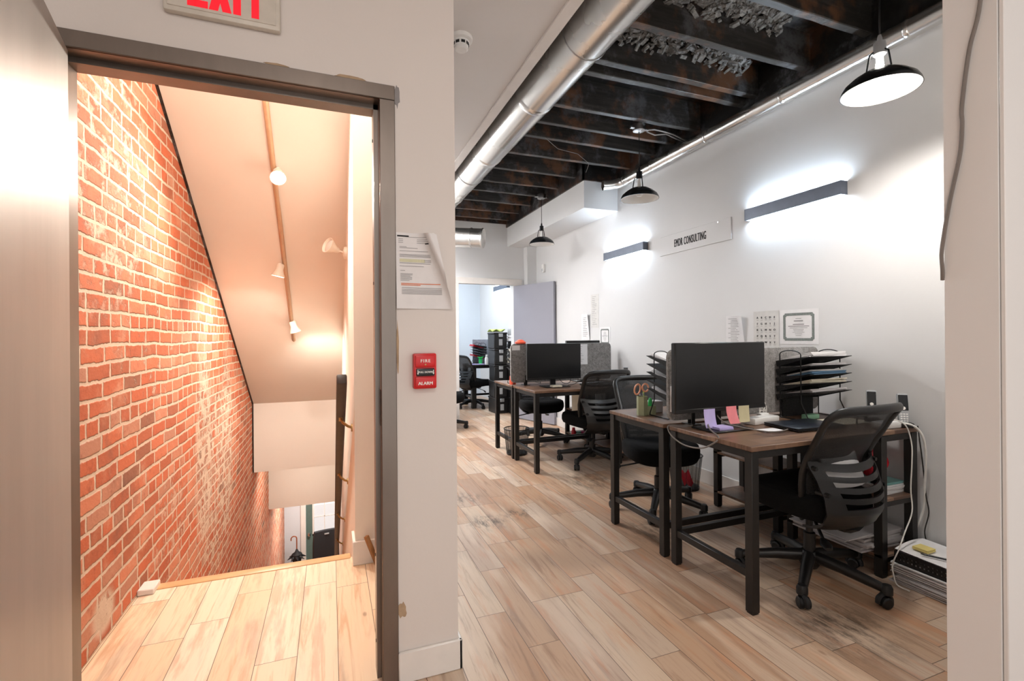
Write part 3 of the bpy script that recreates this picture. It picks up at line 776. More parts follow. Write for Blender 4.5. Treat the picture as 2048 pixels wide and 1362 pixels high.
# notice with a curling corner
g = thing('paper_notice', 'printed letter pinned to the wall, its top right corner curling over', 'notice', (.327, FY, 1.490))
NW, NH = .208, .276
def npt(u, v):        # u,v in 0..1 from bottom left; the top right corner peels off and folds forward
    x = (u-.5)*NW; z = (v-.5)*NH; y = -.003
    d = max(0.0, (u-.62)+(v-.28)*.55-.10)
    y -= .010*(1-math.cos(min(1, (1-v)*1.2)*PI))*abs(u-.5)*.9 * (1-v)
    if d > 0:
        k = min(d/.30, 1.6)
        nx, nz = -.93, -.37
        x += nx*d*NW*.55*min(1, k); z += nz*d*NH*.15*min(1, k); y -= .055*math.sin(min(k, 1.3)*1.2)*min(1, d*2.6)
    return (x - .012*(1-v)*0, y, z)
b = MB(); b.grid(npt, 26, 30, .0006); b.build('sheet', M['paper'], g, sharp=80)
b = MB(); bh = MB(); bo = MB(); bk = MB()
def line(B, v, u0, u1, h=.0014):
    B.grid(lambda a, c: tuple(Vector(npt(u0+(u1-u0)*a, v+(c-.5)*h/NH)) + Vector((0, -.0012, 0))), 9, 2, .0003)
rr = random.Random(2)
line(bk, .955, .02, .22, .005); bk2 = MB(); line(b, .945, .02, .62, .0012)
for v in (.915, .893, .87): line(b, v, .04, .12); line(b, v, .36, .36+rr.uniform(.2, .28))
line(bk2, .865, .52, .64, .005)
line(b, .815, .06, .18)
for v in (.80, .76): line(b, v, .06, rr.uniform(.35, .62))
for v in (.715, .70, .685): line(b, v, .06, .62)
for v in (.645, .625): line(bh, v, .06, .50, .006); line(b, v, .06, .62, .0015)
line(b, .60, .06, .60); line(b, .56, .06, .48); line(b, .50, .07, .15)
for v in (.46, .445, .43, .415, .40, .385, .37): line(b, v, .07, .07+rr.uniform(.14, .24))
line(bo, .33, .08, .78, .003); line(bo, .312, .08, .42, .003)
for v in (.275, .255, .24, .225, .21, .195): line(b, v, .09, .80)
b.build('printed_text', M['ink_grey'], g); bh.build('highlighted_line', M['hl'], g); bo.build('orange_text', M['ink_orange'], g); bk.build('redacted_line', M['ink'], g); bk2.build('redacted_line', M['ink'], g)
b = MB(); b.lathe([(0, 0), (.006, 0), (.004, .004), (.004, .012), (.007, .016), (0, .018)], (0, 0, 0), 14, Matrix.Translation((.028, -.003, .134)) @ Matrix.Rotation(PI/2, 4, 'X')); b.build('push_pin', M['white_plastic'], g)

# cable tacked to the near wall stub
b = MB()
pts = [(1.4545, .630, 2.75), (1.4545, .645, 2.3), (1.4545, .659, 2.045), (1.4545, .681, 1.937), (1.4545, .696, 1.81), (1.4545, .696, 1.76), (1.4545, .701, 1.689), (1.4545, .7215, 1.583), (1.4545, .735, 1.496), (1.4545, .740, 1.45), (1.4548, .7385, 1.41), (1.462, .742, 1.385)]
def smooth(P, n=6):
    P = [Vector(p) for p in P]; out = []
    for i in range(len(P)-1):
        p0 = P[max(i-1, 0)]; p1 = P[i]; p2 = P[i+1]; p3 = P[min(i+2, len(P)-1)]
        for k in range(n):
            t = k/n
            out.append(.5*((2*p1)+(p2-p0)*t+(2*p0-5*p1+4*p2-p3)*t*t+(-p0+3*p1-3*p2+p3)*t**3))
    out.append(P[-1]); return out
b.tube(smooth(pts + [])[0:], .0045, 8)
tag(b.build('wall_cable', M['cable_grey']), 'grey cable hanging down the face of the near white wall on the right', 'cable')

# name sign on the right wall
g = thing('wall_sign', 'white panel sign with bold black lettering between the two wall lights', 'sign', (XR, 3.30, 2.085))
b = MB(); b.box((-.010, -.43, -.088), (0, .43, .088), .0015); b.build('panel', M['paint_office'], g)
text('lettering', 'EMDR CONSULTING', .098, M['ink'], g, frameM((-.0105, .03, -.004), (0, -1, 0), (0, 0, 1)), sx=.40, bold=.0022, spacing=1.12)
b = MB(); b.cyl((-.014, -.30, .074), (-.011, -.30, .074), .005, n=10); b.build('fixing_screw', M['steel_bright'], g)

# motion sensor high on the right wall
g = thing('motion_sensor', 'small white motion sensor high on the wall by the far corner', 'sensor', (XR, 6.36, 2.24))
b = MB(); b.box((-.04, -.032, -.06), (0, .032, .06), .012, seg=2); b.build('housing', M['white_plastic'], g)
b = MB(); b.box((-.043, -.018, -.045), (-.038, .018, -.005), .002); b.build('lens', M['grey_plastic'], g)

# ================================================================ stair lights, rail
g = thing('track_light', 'beige ceiling track with white spotlights on the sloping stair ceiling', 'track light', (-.345, 3.5, zc(3.5)))
sd = Vector((0, 1, -.654)).normalized(); sn = Vector((0, -.654, -1)).normalized()
def onslope(y): return Vector((0, y-3.5, -.654*(y-3.5)))
b = MB(); b.tube([onslope(2.2)+sn*.009, onslope(5.27)+sn*.009], .017, 4, up=sn); b.build('track', M['track'], g)
def spot_head(parent, base, aim, lit, mat=None):
    base = Vector(base); aim = Vector(aim).normalized()
    b = MB(); b.tube([base, base+sn*.03], .014, 12); b.tube([base+sn*.03, base+sn*.045+aim*.01], .009, 10)
    c = base+sn*.055
    q = aim.to_track_quat('Z', 'Y').to_matrix().to_4x4(); Mx = Matrix.Translation(c) @ q
    o = b.build('adapter', M['cream_metal'], parent)
    b = MB(); b.lathe([(0, -.045), (.022, -.045), (.028, -.035), (.028, .0), (.036, .025), (.050, .055), (.050, .060), (.046, .060), (.034, .028), (0, .022)], (0, 0, 0), 28, Mx); b.build('spot_head', M['cream_metal'], parent)
    b = MB(); b.lathe([(0, .024), (.032, .026), (.040, .045), (.036, .052), (0, .055)], (0, 0, 0), 24, Mx); b.build('bulb', mat or M['spot_glow'], parent)
    return c, aim
heads = []
heads.append(spot_head(g, onslope(2.35)+sn*.018, (.05, .12, -1), True))
heads.append(spot_head(g, onslope(3.50)+sn*.018+Vector((.03, 0, 0)), (.10, -.85, -.75), True))
heads.append(spot_head(g, onslope(4.30)+sn*.014+Vector((-.035, 0, 0)), (-.22, .05, -1), True))
heads.append(spot_head(g, onslope(4.98)+sn*.014+Vector((.02, 0, 0)), (.30, .15, -1), True))
g2 = thing('wall_spotlight', 'white spotlight on a swivel bracket on the right stair wall', 'spotlight', (.12, 3.80, 1.885))
b = MB(); b.lathe([(0, 0), (.05, 0), (.045, .02), (.018, .028), (0, .028)], (0, 0, 0), 24, Matrix.Rotation(-PI/2, 4, 'Y')); b.build('mount_plate', M['cream_metal'], g2)
b = MB(); b.tube([(-.02, 0, 0), (-.045, -.005, .01), (-.06, -.01, .004)], .007, 8); b.build('swivel_arm', M['cream_metal'], g2)
Mx = Matrix.Translation((-.085, -.02, .022)) @ Vector((-.75, -.5, .32)).normalized().to_track_quat('Z', 'Y').to_matrix().to_4x4()
b = MB(); b.lathe([(0, -.03), (.018, -.03), (.022, -.02), (.026, .0), (.042, .03), (.058, .06), (.060, .066), (.056, .066), (.038, .03), (0, .02)], (0, 0, 0), 28, Mx); b.build('spot_head', M['cream_metal'], g2)
b = MB(); b.lathe([(0, .02), (.03, .024), (.046, .05), (.03, .06), (0, .063)], (0, 0, 0), 24, Mx); b.build('bulb', M['bulb_off'], g2)

g = thing('handrail', 'dark wooden handrail on brass brackets down the right stair wall', 'handrail', (.055, 2.69, 1.03))
L = 5.6; e = Vector((0, L, -.654*L)); q = Vector((0, .654, 1)).normalized()
b = MB(); b.box((-.027, 0, -.030), (.027, e.length, .030), .010, Matrix.Rotation(-math.atan(.654), 4, 'X'), 2); b.build('rail', M['rail_wood'], g)
for s_ in (.38, 1.25, 2.25, 3.2, 4.2, 5.2):
    p = Vector((0, s_, -.654*s_))
    b = MB(); b.cbox((0, 0, 0), (.022, .05, .006), 0, Matrix.Translation(p - q*.031) @ Matrix.Rotation(-math.atan(.654), 4, 'X'))
    b.tube([p-q*.03, p-q*.055+Vector((.012, 0, 0)), p-q*.075+Vector((.04, 0, -.005)), p-q*.08+Vector((.064, 0, -.01))], .008, 8)
    b.tube([p-q*.08+Vector((.058, 0, -.01)), p-q*.08+Vector((.065, 0, -.01))], .024, 14); b.build('bracket', M['brass'], g)

b = MB(); b.tube([(.232, 2.70, .006), (.175, 2.705, .165)], .014, 4)
tag(b.build('wood_strip', M['wood_scrap']), 'short stained wood strip leaning on the baseboard behind the steel jamb', 'wood strip')
b = MB(); b.box((.228, 2.56, 0), (.262, 2.62, .19), .002); tag(b.build('door_stop_post', M['black_metal']), 'small black upright bracket on the landing floor behind the steel jamb', 'bracket')

# foyer: umbrella and chair
g = thing('umbrella', 'black umbrella with a wooden crook handle at the foot of the stairs', 'umbrella', (-.64, 10.15, -3.64))
b = MB(); b.lathe([(0, -.11), (.006, -.1), (.02, .10), (.055, .35), (.085, .60), (.095, .68), (.04, .72), (.012, .78), (0, .78)], n=16)
for k in range(8):
    a = 2*PI*k/8; b.tube([(.08*math.cos(a), .08*math.sin(a), .64), (.17*math.cos(a+.2), .17*math.sin(a+.2), .60)], [.03, .004], 6)
b.build('canopy', M['umbrella_black'], g)
b = MB(); b.tube([(0, 0, .76), (0, 0, .98)] + [(-.05+.05*math.cos(R(x)), 0, .98+.05*math.sin(R(x))) for x in range(20, 200, 20)] + [(-.10, 0, .95)], .011, 10); b.build('handle', M['wood_handle'], g)
g = thing('visitor_chair', 'tall dark upholstered chair in front of the green street door', 'chair', (-.10, 9.75, -3.75), R(8))
b = MB(); b.grid(lambda u, v: ((u-.5)*.46*(1-.10*abs(2*v-1)**4), .0+.03*(2*u-1)**2*-1 - .06*v, .52+.82*v), 12, 14, .06); b.build('backrest', M['umbrella_black'], g)
b = MB(); b.box((-.24, 0.02, .40), (.24, .48, .50), .03, seg=3); b.build('seat', M['umbrella_black'], g)
for sx in (-1, 1):
    for yy in (.04, .44):
        b = MB(); b.cyl((sx*.21, yy, .41), (sx*.22, yy, 0), .014, .012); b.build('leg', M['silver_edge'], g)
b = MB(); b.box((-.04, -.072, 1.27), (.04, -.058, 1.29)); b.build('back_badge', M['silver_edge'], g)
def interp(tab, z):
    if z <= tab[0][0]: return tab[0][1]
    for (a, va), (b_, vb) in zip(tab, tab[1:]):
        if z <= b_:
            t = (z-a)/(b_-a); t = t*t*(3-2*t)*.4+t*.6
            return va+(vb-va)*t
    return tab[-1][1]

# ================================================================ task chair (faces local +Y)
def make_chair(label, group, base_rot=0.0):
    g = thing('task_chair', label, 'chair', (0, 0, 0), 0, group)
    # five star base and casters
    b = MB(); b.lathe([(0, .145), (.036, .145), (.048, .13), (.050, .085), (.036, .06), (0, .06)], n=24)
    b.build('base_hub', M['black_plastic'], g)
    for k in range(5):
        a = base_rot + 2*PI*k/5; c, s_ = math.cos(a), math.sin(a)
        b = MB(); b.tube([(.03*c, .03*s_, .118), (.15*c, .15*s_, .108), (.31*c, .31*s_, .082)], [.031, .028, .021], 10, up=(0, 0, 1), sx=.95)
        b.build('base_leg', M['black_plastic'], g)
        cx, cy = .325*c, .325*s_
        b = MB(); b.lathe([(0, .105), (.018, .102), (.024, .09), (.024, .062), (.018, .055), (0, .055)], (cx, cy, 0), 14)
        w = a + [2.1, .6, -1.0, 2.6, .3][k]; wx, wy = math.cos(w), math.sin(w); px, py = -wy, wx
        ox, oy = cx+px*.012, cy+py*.012
        for sd in (-1, 1):
            p0 = Vector((ox+wx*sd*.005, oy+wy*sd*.005, .027)); p1 = Vector((ox+wx*sd*.026, oy+wy*sd*.026, .027))
            b.tube([p0, p0+(p1-p0)*.15, p0+(p1-p0)*.8, p1], [.024, .0265, .0265, .020], 18)
        arc = [(ox+px*(.031*math.cos(R(t))), oy+py*(.031*math.cos(R(t))), .027+.033*math.sin(R(t))) for t in range(-10, 191, 25)]
        b.tube(arc, .012, 6, up=(wx, wy, 0)); b.build('caster', M['dark_plastic'], g)
    b = MB(); b.lathe([(0, .345), (.016, .345), (.016, .24), (.027, .235), (.027, .13), (0, .13)], n=20); b.build('gas_column', M['black_plastic'], g)
    b = MB(); b.box((-.085, -.14, .335), (.085, .11, .374), .01); b.tube([(0, -.06, .345), (0, -.20, .345), (0, -.215, .36)], .04, 8, up=(0, 0, 1), sx=1.6)
    b.tube([(.05, .02, .345), (.15, .02, .335), (.27, .02, .315)], .006, 8); b.tube([(.27, .02, .315), (.31, .02, .30), (.335, .02, .29)], [.006, .016, .012], 10, sx=.5, up=(0, 0, 1))
    b.build('tilt_mechanism', M['dark_plastic'], g)
    b = MB(); b.tube([(-.04, -.05, .335), (-.10, -.12, .305), (-.135, -.165, .28)], .008, 8); b.tube([(-.13, -.158, .284), (-.155, -.19, .272), (-.175, -.215, .265)], [.012, .026, .016], 12, sx=.45, up=(.8, -.6, 0)); b.build('lever_paddle', M['dark_plastic'], g)
    # cushion
    prof = [(.0, -.060), (.80, -.060), (.95, -.050), (1.0, -.020), (1.0, .020), (.965, .046), (.88, .060), (.6, .060), (.3, .055), (0, .052)]
    b = MB()
    def sfn(u, v):
        a = 2*PI*u; i = v*(len(prof)-1); k = min(int(i), len(prof)-2); t = i-k
        r = prof[k][0]*(1-t)+prof[k+1][0]*t; z = prof[k][1]*(1-t)+prof[k+1][1]*t
        c, s_ = math.cos(a), math.sin(a); e = .55
        x = .252*abs(c)**e*(1 if c > 0 else -1)*r; y = .245*abs(s_)**e*(1 if s_ > 0 else -1)*r
        x *= 1-.10*max(0, -y/.245)
        z += .012*(x/.25)**2 - .030*max(0, (y-.10)/.145)**2 + (.010 if y < 0 else 0)*(-y/.245)
        return (x, y+.015, .424+z+.06*(y))
    b.grid(sfn, 56, 28, closed_u=True)
    bmesh.ops.remove_doubles(b.bm, verts=b.bm.verts, dist=.0006)
    b.build('seat', M['seat_fabric'], g, sharp=75)
    # back frame
    YB = [(.33, -.08), (.39, -.135), (.45, -.160), (.54, -.170), (.62, -.185), (.72, -.232), (.82, -.288), (.91, -.345)]
    WB = [(.33, .09), (.41, .165), (.49, .205), (.60, .222), (.70, .226), (.82, .240), (.91, .245)]
    def S(u, z, off=0): return Vector((u*interp(WB, z), interp(YB, z)+.055*u*u+off, z))
    pts = []
    zs = [.345, .385, .43, .485, .54, .60, .66, .72, .78, .83, .865]
    pts += [S(-1, z) for z in zs]
    pts += [S(-.965, .885), S(-.90, .898)] + [S(u, .902+.010*(1-u*u)) for u in (-.75, -.5, -.25, 0, .25, .5, .75)] + [S(.90, .898), S(.965, .885)]
    pts += [S(1, z) for z in reversed(zs)]
    b = MB(); b.tube([(-.06, -.02, .34)] + pts + [(.06, -.02, .34)], [.012]+[.014]*3+[.0135]*(len(pts)-6)+[.014]*3+[.012], 12, up=(0, 1, 0), sx=1.6)
    b.build('back_frame', M['black_plastic'], g, sharp=60)
    b = MB(); b.grid(lambda u, v: S((2*u-1)*.985, .47+.425*v, .004), 13, 18); b.build('back_net', M['net'], g, sharp=80)
    # lumbar shell with slots
    YL = [(.305, -.13), (.33, -.215), (.37, -.278), (.43, -.305), (.50, -.300), (.57, -.275), (.65, -.235)]
    WL = [(.305, .135), (.34, .180), (.40, .202), (.47, .212), (.55, .222), (.65, .236)]
    def Lm(u, z): return Vector((u*interp(WL, z), interp(YL, z)+.075*u*u, z))
    b = MB()
    for (z0, z1) in ((.612, .645), (.566, .590), (.521, .545), (.476, .500)):
        b.grid(lambda u, v: Lm(2*u-1, z0+(z1-z0)*v + .016*(2*u-1)**2), 17, 5, .010)
    b.grid(lambda u, v: Lm(2*u-1, .308+.147*v), 19, 12, .012)
    b.grid(lambda u, v: Lm(-1+.17*u+.22*(1-v)*u, .44+.22*v), 6, 14, .013)
    b.grid(lambda u, v: Lm(1-.17*u-.22*(1-v)*u, .44+.22*v), 6, 14, -.013)
    for sd in (-1, 1):
        for z in (.63, .52):
            p = Lm(sd*.93, z); b.tube([p+Vector((0, -.004, 0)), p+Vector((0, .05, 0))], .012, 12)
    b.build('lumbar_support', M['black_plastic'], g, sharp=50)
    for sd in (-1, 1):
        for z in (.63, .52):
            p = Lm(sd*.93, z); b = MB(); b.tube([p+Vector((0, -.013, 0)), p+Vector((0, -.003, 0))], .009, 12); b.build('screw_cap', M['dark_plastic'], g)
    return g

GRP = 'mesh back task chairs in the office'
chA = make_chair('black mesh task chair nearest the camera, back turned, pushed up to the front desk', GRP, R(66))
chC = dup(chA, 'black mesh task chair seen from behind at the near desk of the middle pair', (2.40, 4.10, 0), R(4), GRP)
chB = dup(chA, 'black task chair facing the camera behind the green pencil holder', (2.20, 2.83, 0), R(160), GRP)
chD = dup(chA, 'black task chair tucked under the farther desk of the middle pair, before the grey door', (2.33, 5.18, 0), R(174), GRP)
chE = dup(chA, 'black mesh task chair at the black desk in the far room', (2.36, 8.1, 0), R(-72), GRP)
chF = dup(chA, 'black task chair beside the far doorway, mostly behind the white wall', (1.40, 6.32, 0), R(-150), GRP)
chA.location = (2.285, 1.735, 0); chA.rotation_euler = (0, 0, R(2))

# ================================================================ desks
def make_desk(label, loc, back=1, mat_top=None, mat_m=None, W=1.17, D=.55, shelves=True, leg=.021, group='industrial desks in the office', name='desk'):
    """origin: floor under the left front corner; back=+1: the rear edge is at +Y."""
    g = thing(name, label, 'desk', loc, 0, group)
    mt = mat_top or M['wood_desk']; mm = mat_m or M['black_metal']
    y0, y1 = (0, D) if back > 0 else (-D, 0)
    yb = D if back > 0 else -D
    b = MB(); b.box((0, y0, .728), (W, y1, .750), .0025); b.build('tabletop', mt, g)
    e = .004; l2 = leg*2
    def post(x, y, n='leg'):
        b = MB(); b.box((x-leg, y-leg, 0.006), (x+leg, y+leg, .727), .002); b.box((x-leg*.8, y-leg*.8, 0), (x+leg*.8, y+leg*.8, .008)); b.build(n, mm, g)
    xl, xr, xi = e+leg, W-e-leg, W-.27
    ya, yz = y0+e+leg, y1-e-leg
    for x in ((xl, xi, xr) if shelves else (xl, xr)):
        for y in (ya, yz): post(x, y)
    def rail(lo, hi, n): b = MB(); b.box(lo, hi, .002); b.build(n, mm, g)
    for y in (ya, yz): rail((xl, y-.012, .692), (xr, y+.012, .727), 'top_rail')
    for x in (xl, xr): rail((x-.012, ya, .692), (x+.012, yz, .727), 'top_rail')
    rail((xl-.015, ya, .155), (xl+.015, yz, .190), 'side_rail')
    yr = yz if back > 0 else ya
    rail((xl, yr-.015, .155), (xi if shelves else xr, yr+.015, .190), 'foot_rail')
    if shelves:
        for z in (.385, .100):
            b = MB(); b.box((xi-leg, y0+.006, z), (W-.004, y1-.006, z+.016), .002); b.build('shelf', mt, g)
            for y in (ya, yz): rail((xi, y-leg*.8, z-.026), (xr, y+leg*.8, z), 'shelf_rail')
    return g
dA = make_desk('rustic brown desk nearest the camera, holding the big monitor and the laptop', (1.735, 1.585, 0), 1)
dB = make_desk('rustic brown desk behind the nearest one, holding the green pencil holder', (1.735, 2.735, 0), -1)
dC = make_desk('nearer rustic brown desk of the middle pair, under the second monitor', (1.72, 3.935, 0), 1)
dD = make_desk('farther rustic brown desk of the middle pair, with the red cup on its edge', (1.715, 5.055, 0), -1)
dE = make_desk('black desk with thick legs in the far room', (2.27, 7.90, 0), 1, M['black_plastic'], M['black_plastic'], .66, .62, False, .04, None, 'black_desk')

# ================================================================ felt screens between facing desks
def divider(label, x0, x1, y, m, z1=1.17):
    g = thing('desk_divider', label, 'desk divider', ((x0+x1)/2, y, .7505), 0, 'felt desk dividers')
    w = (x1-x0)/2; h = z1-.7505; r = .045
    pts = []
    for cx, cz, a0 in ((w-r, .028+r, -90), (w-r, h-r, 0), (-w+r, h-r, 90), (-w+r, .028+r, 180)):
        for k in range(7): pts.append((cx+r*math.cos(R(a0+15*k)), cz+r*math.sin(R(a0+15*k))))
    b = MB(); b.prism(pts, -.012, .012, 'Y', .003); b.build('felt_panel', m, g)
    for x in (-w*.72, w*.72):
        b = MB(); b.box((x-.03, -.045, 0), (x+.03, .045, .004)); b.box((x-.012, -.018, 0), (x+.012, -.012, .10), .002); b.box((x-.012, .012, 0), (x+.012, .018, .10), .002); b.build('foot_clamp', M['black_metal'], g)
    return g
divider('grey felt desk divider behind the nearest big monitor', 1.722, 2.885, 2.130, M['felt'])
divider('blue grey felt desk divider behind the second monitor', 1.690, 2.86, 4.475, M['felt'])

# ================================================================ monitors
def monitor(label, x, y, z0, w, h, name='computer_monitor', group='computer monitors', foot=(.0, .0)):
    g = thing(name, label, 'monitor', (x, y, .7505), 0, group)
    b = MB(); zb = z0-.7505
    b.box((-w/2, -.012, zb), (w/2, .018, zb+h), .004); b.box((-w*.3, .016, zb+.06), (w*.3, .038, zb+h*.75), .012); b.build('bezel', M['bezel'], g)
    b = MB(); b.box((-w/2+.006, -.0135, zb+.022), (w/2-.006, -.0115, zb+h-.007)); b.build('screen', M['screen'], g)
    b = MB(); b.box((-w/2+.002, -.0145, zb+.002), (w/2-.002, -.0118, zb+.021), .0012); b.build('chin_strip', M['black_plastic'], g)
    b = MB(); b.box((-.028, .02, .008), (.028, .048, zb+h*.55), .005); b.build('stand_neck', M['bezel'], g)
    b = MB(); b.box((-.13+foot[0], -.10+foot[1], 0), (.13+foot[0], .075, .009), .003); b.build('stand_base', M['bezel'], g)
    return g
monitor('big dark computer monitor on the nearest desk', 1.932, 1.965, .846, .612, .362)
monitor('dark computer monitor on the middle desks', 2.052, 4.22, .822, .585, .352)
monitor('dark monitor peeking over the blue grey felt divider', 2.60, 4.62, .86, .42, .335)

# ================================================================ letter trays
TT = .25                                    # rise of the trays toward the user
def organizer(label, loc, rz, n, H, wd=.33, first=.125):
    """trays rise toward local -Y (the user's side); a bent wire carries each end."""
    g = thing('letter_tray_rack', label, 'letter tray rack', loc, rz, 'black wire letter tray racks')
    D = .135; w = wd/2
    for x in (-w, w):
        b = MB(); top = H+.004
        p = [(x, -D/2-.045, .004), (x, -D/2-.042, .02), (x, -D/2, first-.02), (x, -D/2, top-.02)] + [(x, -D/2*math.cos(R(t)), top-.02+.024*math.sin(R(t))) for t in range(20, 180, 20)] + [(x, D/2, top-.02), (x, D/2, .02), (x, D/2, .004)]
        b.tube(p, .0032, 8); b.tube([(x, -D/2-.045, .004), (x, D/2, .004)], .0032, 6); b.build('wire_frame', M['black_wire'], g)
    zs = [first+.012 + (H-first-.07)*k/(n-1) for k in range(n)]
    y0, y1 = -.135, .085
    for z in zs:
        b = MB(); Mx = Matrix.Translation((0, 0, z)) @ Matrix.Rotation(-math.atan(TT), 4, 'X')
        b.box((-w-.01, y0, -.001), (w+.01, y1, .001), 0, Mx)
        for x in (-w-.01, w+.0075):
            t = MB(); t.prism([(y0, -.001), (y1, -.012), (y1, .022), (y1-.05, .020), (y0, .002)], x, x+.0025, 'X'); t.xf(Mx); b.merge(t.bm)
        b.box((-w-.01, y1-.0025, -.012), (w+.01, y1, .022), 0, Mx)
        b.build('tray', M['tray_net'], g)
    return g, zs
ogA, zA = organizer('black wire letter tray rack full of papers beside the right wall on the nearest desk', (2.675, 2.020, .7505), 0, 5, .395, .325)
ogB, zB = organizer('black wire letter tray rack left of the nearest monitor, on the desk behind', (2.015, 2.345, .7505), PI, 5, .395, .325)
ogD, zD = organizer('black wire letter tray rack at the left end of the middle felt divider', (1.905, 4.62, .7505), PI, 5, .37, .30)
ogE, zE = organizer('black letter tray rack with red folders in the far room', (2.53, 8.28, .7505), -PI/2, 5, .37, .30)

def sheets(name, label, cat, x0, x1, y0, y1, z, th, m, seed=0, n=5, tiltx=0.0, group=None, ragged=.008, curl=0.0, tilty=0.0):
    """a small pile of loose sheets: each layer slightly turned; one thing"""
    rr = random.Random(seed); b = MB()
    cx, cy = (x0+x1)/2, (y0+y1)/2; w, d = (x1-x0)/2, (y1-y0)/2
    for k in range(n):
        a = rr.uniform(-.05, .05); ox, oy = rr.uniform(-ragged, ragged), rr.uniform(-ragged, ragged)
        zz = th*k/n; t = th/n*.93
        ca, sa = math.cos(a), math.sin(a)
        cu = curl if k == n-1 else 0
        def fn(u, v):
            x = (2*u-1)*w*(1-rr.random()*0); y = (2*v-1)*d
            return (x*ca-y*sa+ox, x*sa+y*ca+oy, zz+t+cu*max(0, u-.6)**2*4+tiltx*(x+w)+tilty*y)
        b.grid(fn, 5, 4, t)
    o = b.build(name, m, None, loc=(cx, cy, z)); return tag(o, label, cat, group)
PG = 'papers in the letter trays'
cols = [M['paper_grey'], M['paper_cream'], M['blue_folder'], M['paper_grey'], M['paper']]
nm = ['lowest', 'second lowest', 'middle', 'second highest', 'top']
thk = [.018, .024, .018, .014, .028]
for k, z in enumerate(zA):
    sheets('paper_stack', 'papers in the %s tray of the rack by the right wall' % nm[k] if k != 2 else 'blue folder in the middle tray of the rack by the right wall', 'papers', 2.53, 2.82, 1.905, 2.085, .7505+z+.0095, thk[k], cols[k], k, 4, 0, PG, .005, 0, -TT)
    if k == 2: sheets('paper_stack', 'white papers lying on the blue folder in the tray rack', 'papers', 2.54, 2.80, 1.91, 2.06, .7505+z+.0315, .008, M['paper'], 31, 3, 0, PG, .005, 0, -TT)
for k in (0, 2, 4):
    sheets('paper_stack', 'papers in the %s tray of the rack left of the nearest monitor' % nm[k], 'papers', 1.87, 2.15, 2.285, 2.46, .7505+zB[k]+.010, .012 if k < 4 else .02, M['paper'], 10+k, 4, 0, PG, .005, 0, TT)
for k in (2, 4):
    sheets('paper_stack', 'papers in the %s tray of the rack beside the middle divider' % nm[k], 'papers', 1.77, 2.03, 4.565, 4.74, .7505+zD[k]+.010, .016, M['paper_cream'], 20+k, 4, 0, PG, .005, 0, TT)
for k, lab in ((4, 'red folders sagging over the top tray of the far room rack'), (0, 'red folder in the lowest tray of the far room rack')):
    sheets('red_folder', lab, 'folder', 2.38, 2.58, 8.16, 8.40, .7505+zE[k]+.013, .03, M['red_soft'], 50+k, 4, -TT, 'red folders in the far room', .008, 0, 0)

# ================================================================ things on the nearest desk
DZ = .7505
g = thing('laptop', 'closed dark laptop on the nearest desk in front of the monitor', 'laptop', (2.372, 1.828, DZ), R(-2))
b = MB(); b.box((-.165, -.106, .002), (.165, .106, .012), .004, seg=2); b.build('base', M['black_plastic'], g)
b = MB(); b.box((-.165, -.106, .0125), (.165, .106, .020), .003, seg=2); b.build('lid', M['laptop'], g)
b = MB()
for x in (-.14, .14):
    for y in (-.095, .095): b.cyl((x, y, 0), (x, y, .003), .008, n=10)
b.build('foot', M['dark_plastic'], g)

def sticky(label, x, z0, w, h, m, bend, seed):
    b = MB()
    def fn(u, v):
        t = 1-v
        return ((u-.5)*w + bend*.25*t*t, -.002-.012*t*t-.003*math.sin(u*PI)*t, -h*t)
    b.grid(fn, 7, 8, .0005); o = b.build('sticky_note', m, None, loc=(x, 1.951, z0)); tag(o, label, 'sticky note', 'sticky notes on the nearest monitor')
    return o
sticky('lavender sticky note hanging from the lower edge of the nearest monitor', 1.842, .862, .074, .096, M['lav'], .02, 1)
sticky('pink sticky note curling off the lower edge of the nearest monitor', 1.990, .868, .070, .092, M['pink'], .07, 2)
sticky('khaki sticky note on the monitor edge, right of the pink one', 2.078, .866, .074, .086, M['khaki'], -.02, 3)
sheets('note_pad', 'lavender note pad lying on the black monitor stand', 'note pad', 1.85, 1.94, 1.885, 1.955, DZ+.0095, .014, M['lav'], 60, 5, 0, None, .003)
g = thing('power_adapter', 'white oblong power box right of the sticky notes', 'power adapter', (2.27, 2.005, DZ), R(8))
b = MB(); b.box((-.11, -.035, 0), (.11, .035, .036), .006, seg=2); b.build('case', M['white_plastic'], g)
b = MB(); b.box((.108, -.02, .008), (.125, .02, .028), .002); b.build('socket_end', M['grey_plastic'], g)
g = thing('wire_note_holder', 'small white wire note holder on the white power box', 'note holder', (2.33, 2.05, DZ), 0)
b = MB(); b.box((-.03, -.018, 0), (.03, .018, .045), .003); b.build('base', M['white_plastic'], g)
b = MB()
for cx, cz, r in ((-.008, .115, .010), (.012, .098, .008), (-.012, .09, .007), (.006, .076, .009)):
    b.tube([(cx+r*math.cos(R(t)), 0, cz+r*math.sin(R(t))) for t in range(0, 360, 36)], .0018, 6, closed=True)
b.tube([(-.026, 0, .044), (-.026, 0, .12)], .0018, 6); b.tube([(-.026, 0, .06), (.028, 0, .06)], .0018, 6); b.tube([(.028, 0, .044), (.028, 0, .085)], .0018, 6)
b.tube([(-.02, 0, .045), (-.008, 0, .105)], .0018, 6); b.tube([(.004, 0, .045), (.004, 0, .068)], .0018, 6); b.tube([(.018, 0, .045), (.012, 0, .09)], .0018, 6)
b.build('wire_shape', M['white_ink'], g)
b = MB(); b.box((-.05, -.02, 0), (.05, .02, .028), .003); tag(b.build('mint_box', M['mint'], None, loc=(2.63, 1.985, DZ)), 'small mint green box lying under the front of the tray rack', 'box')
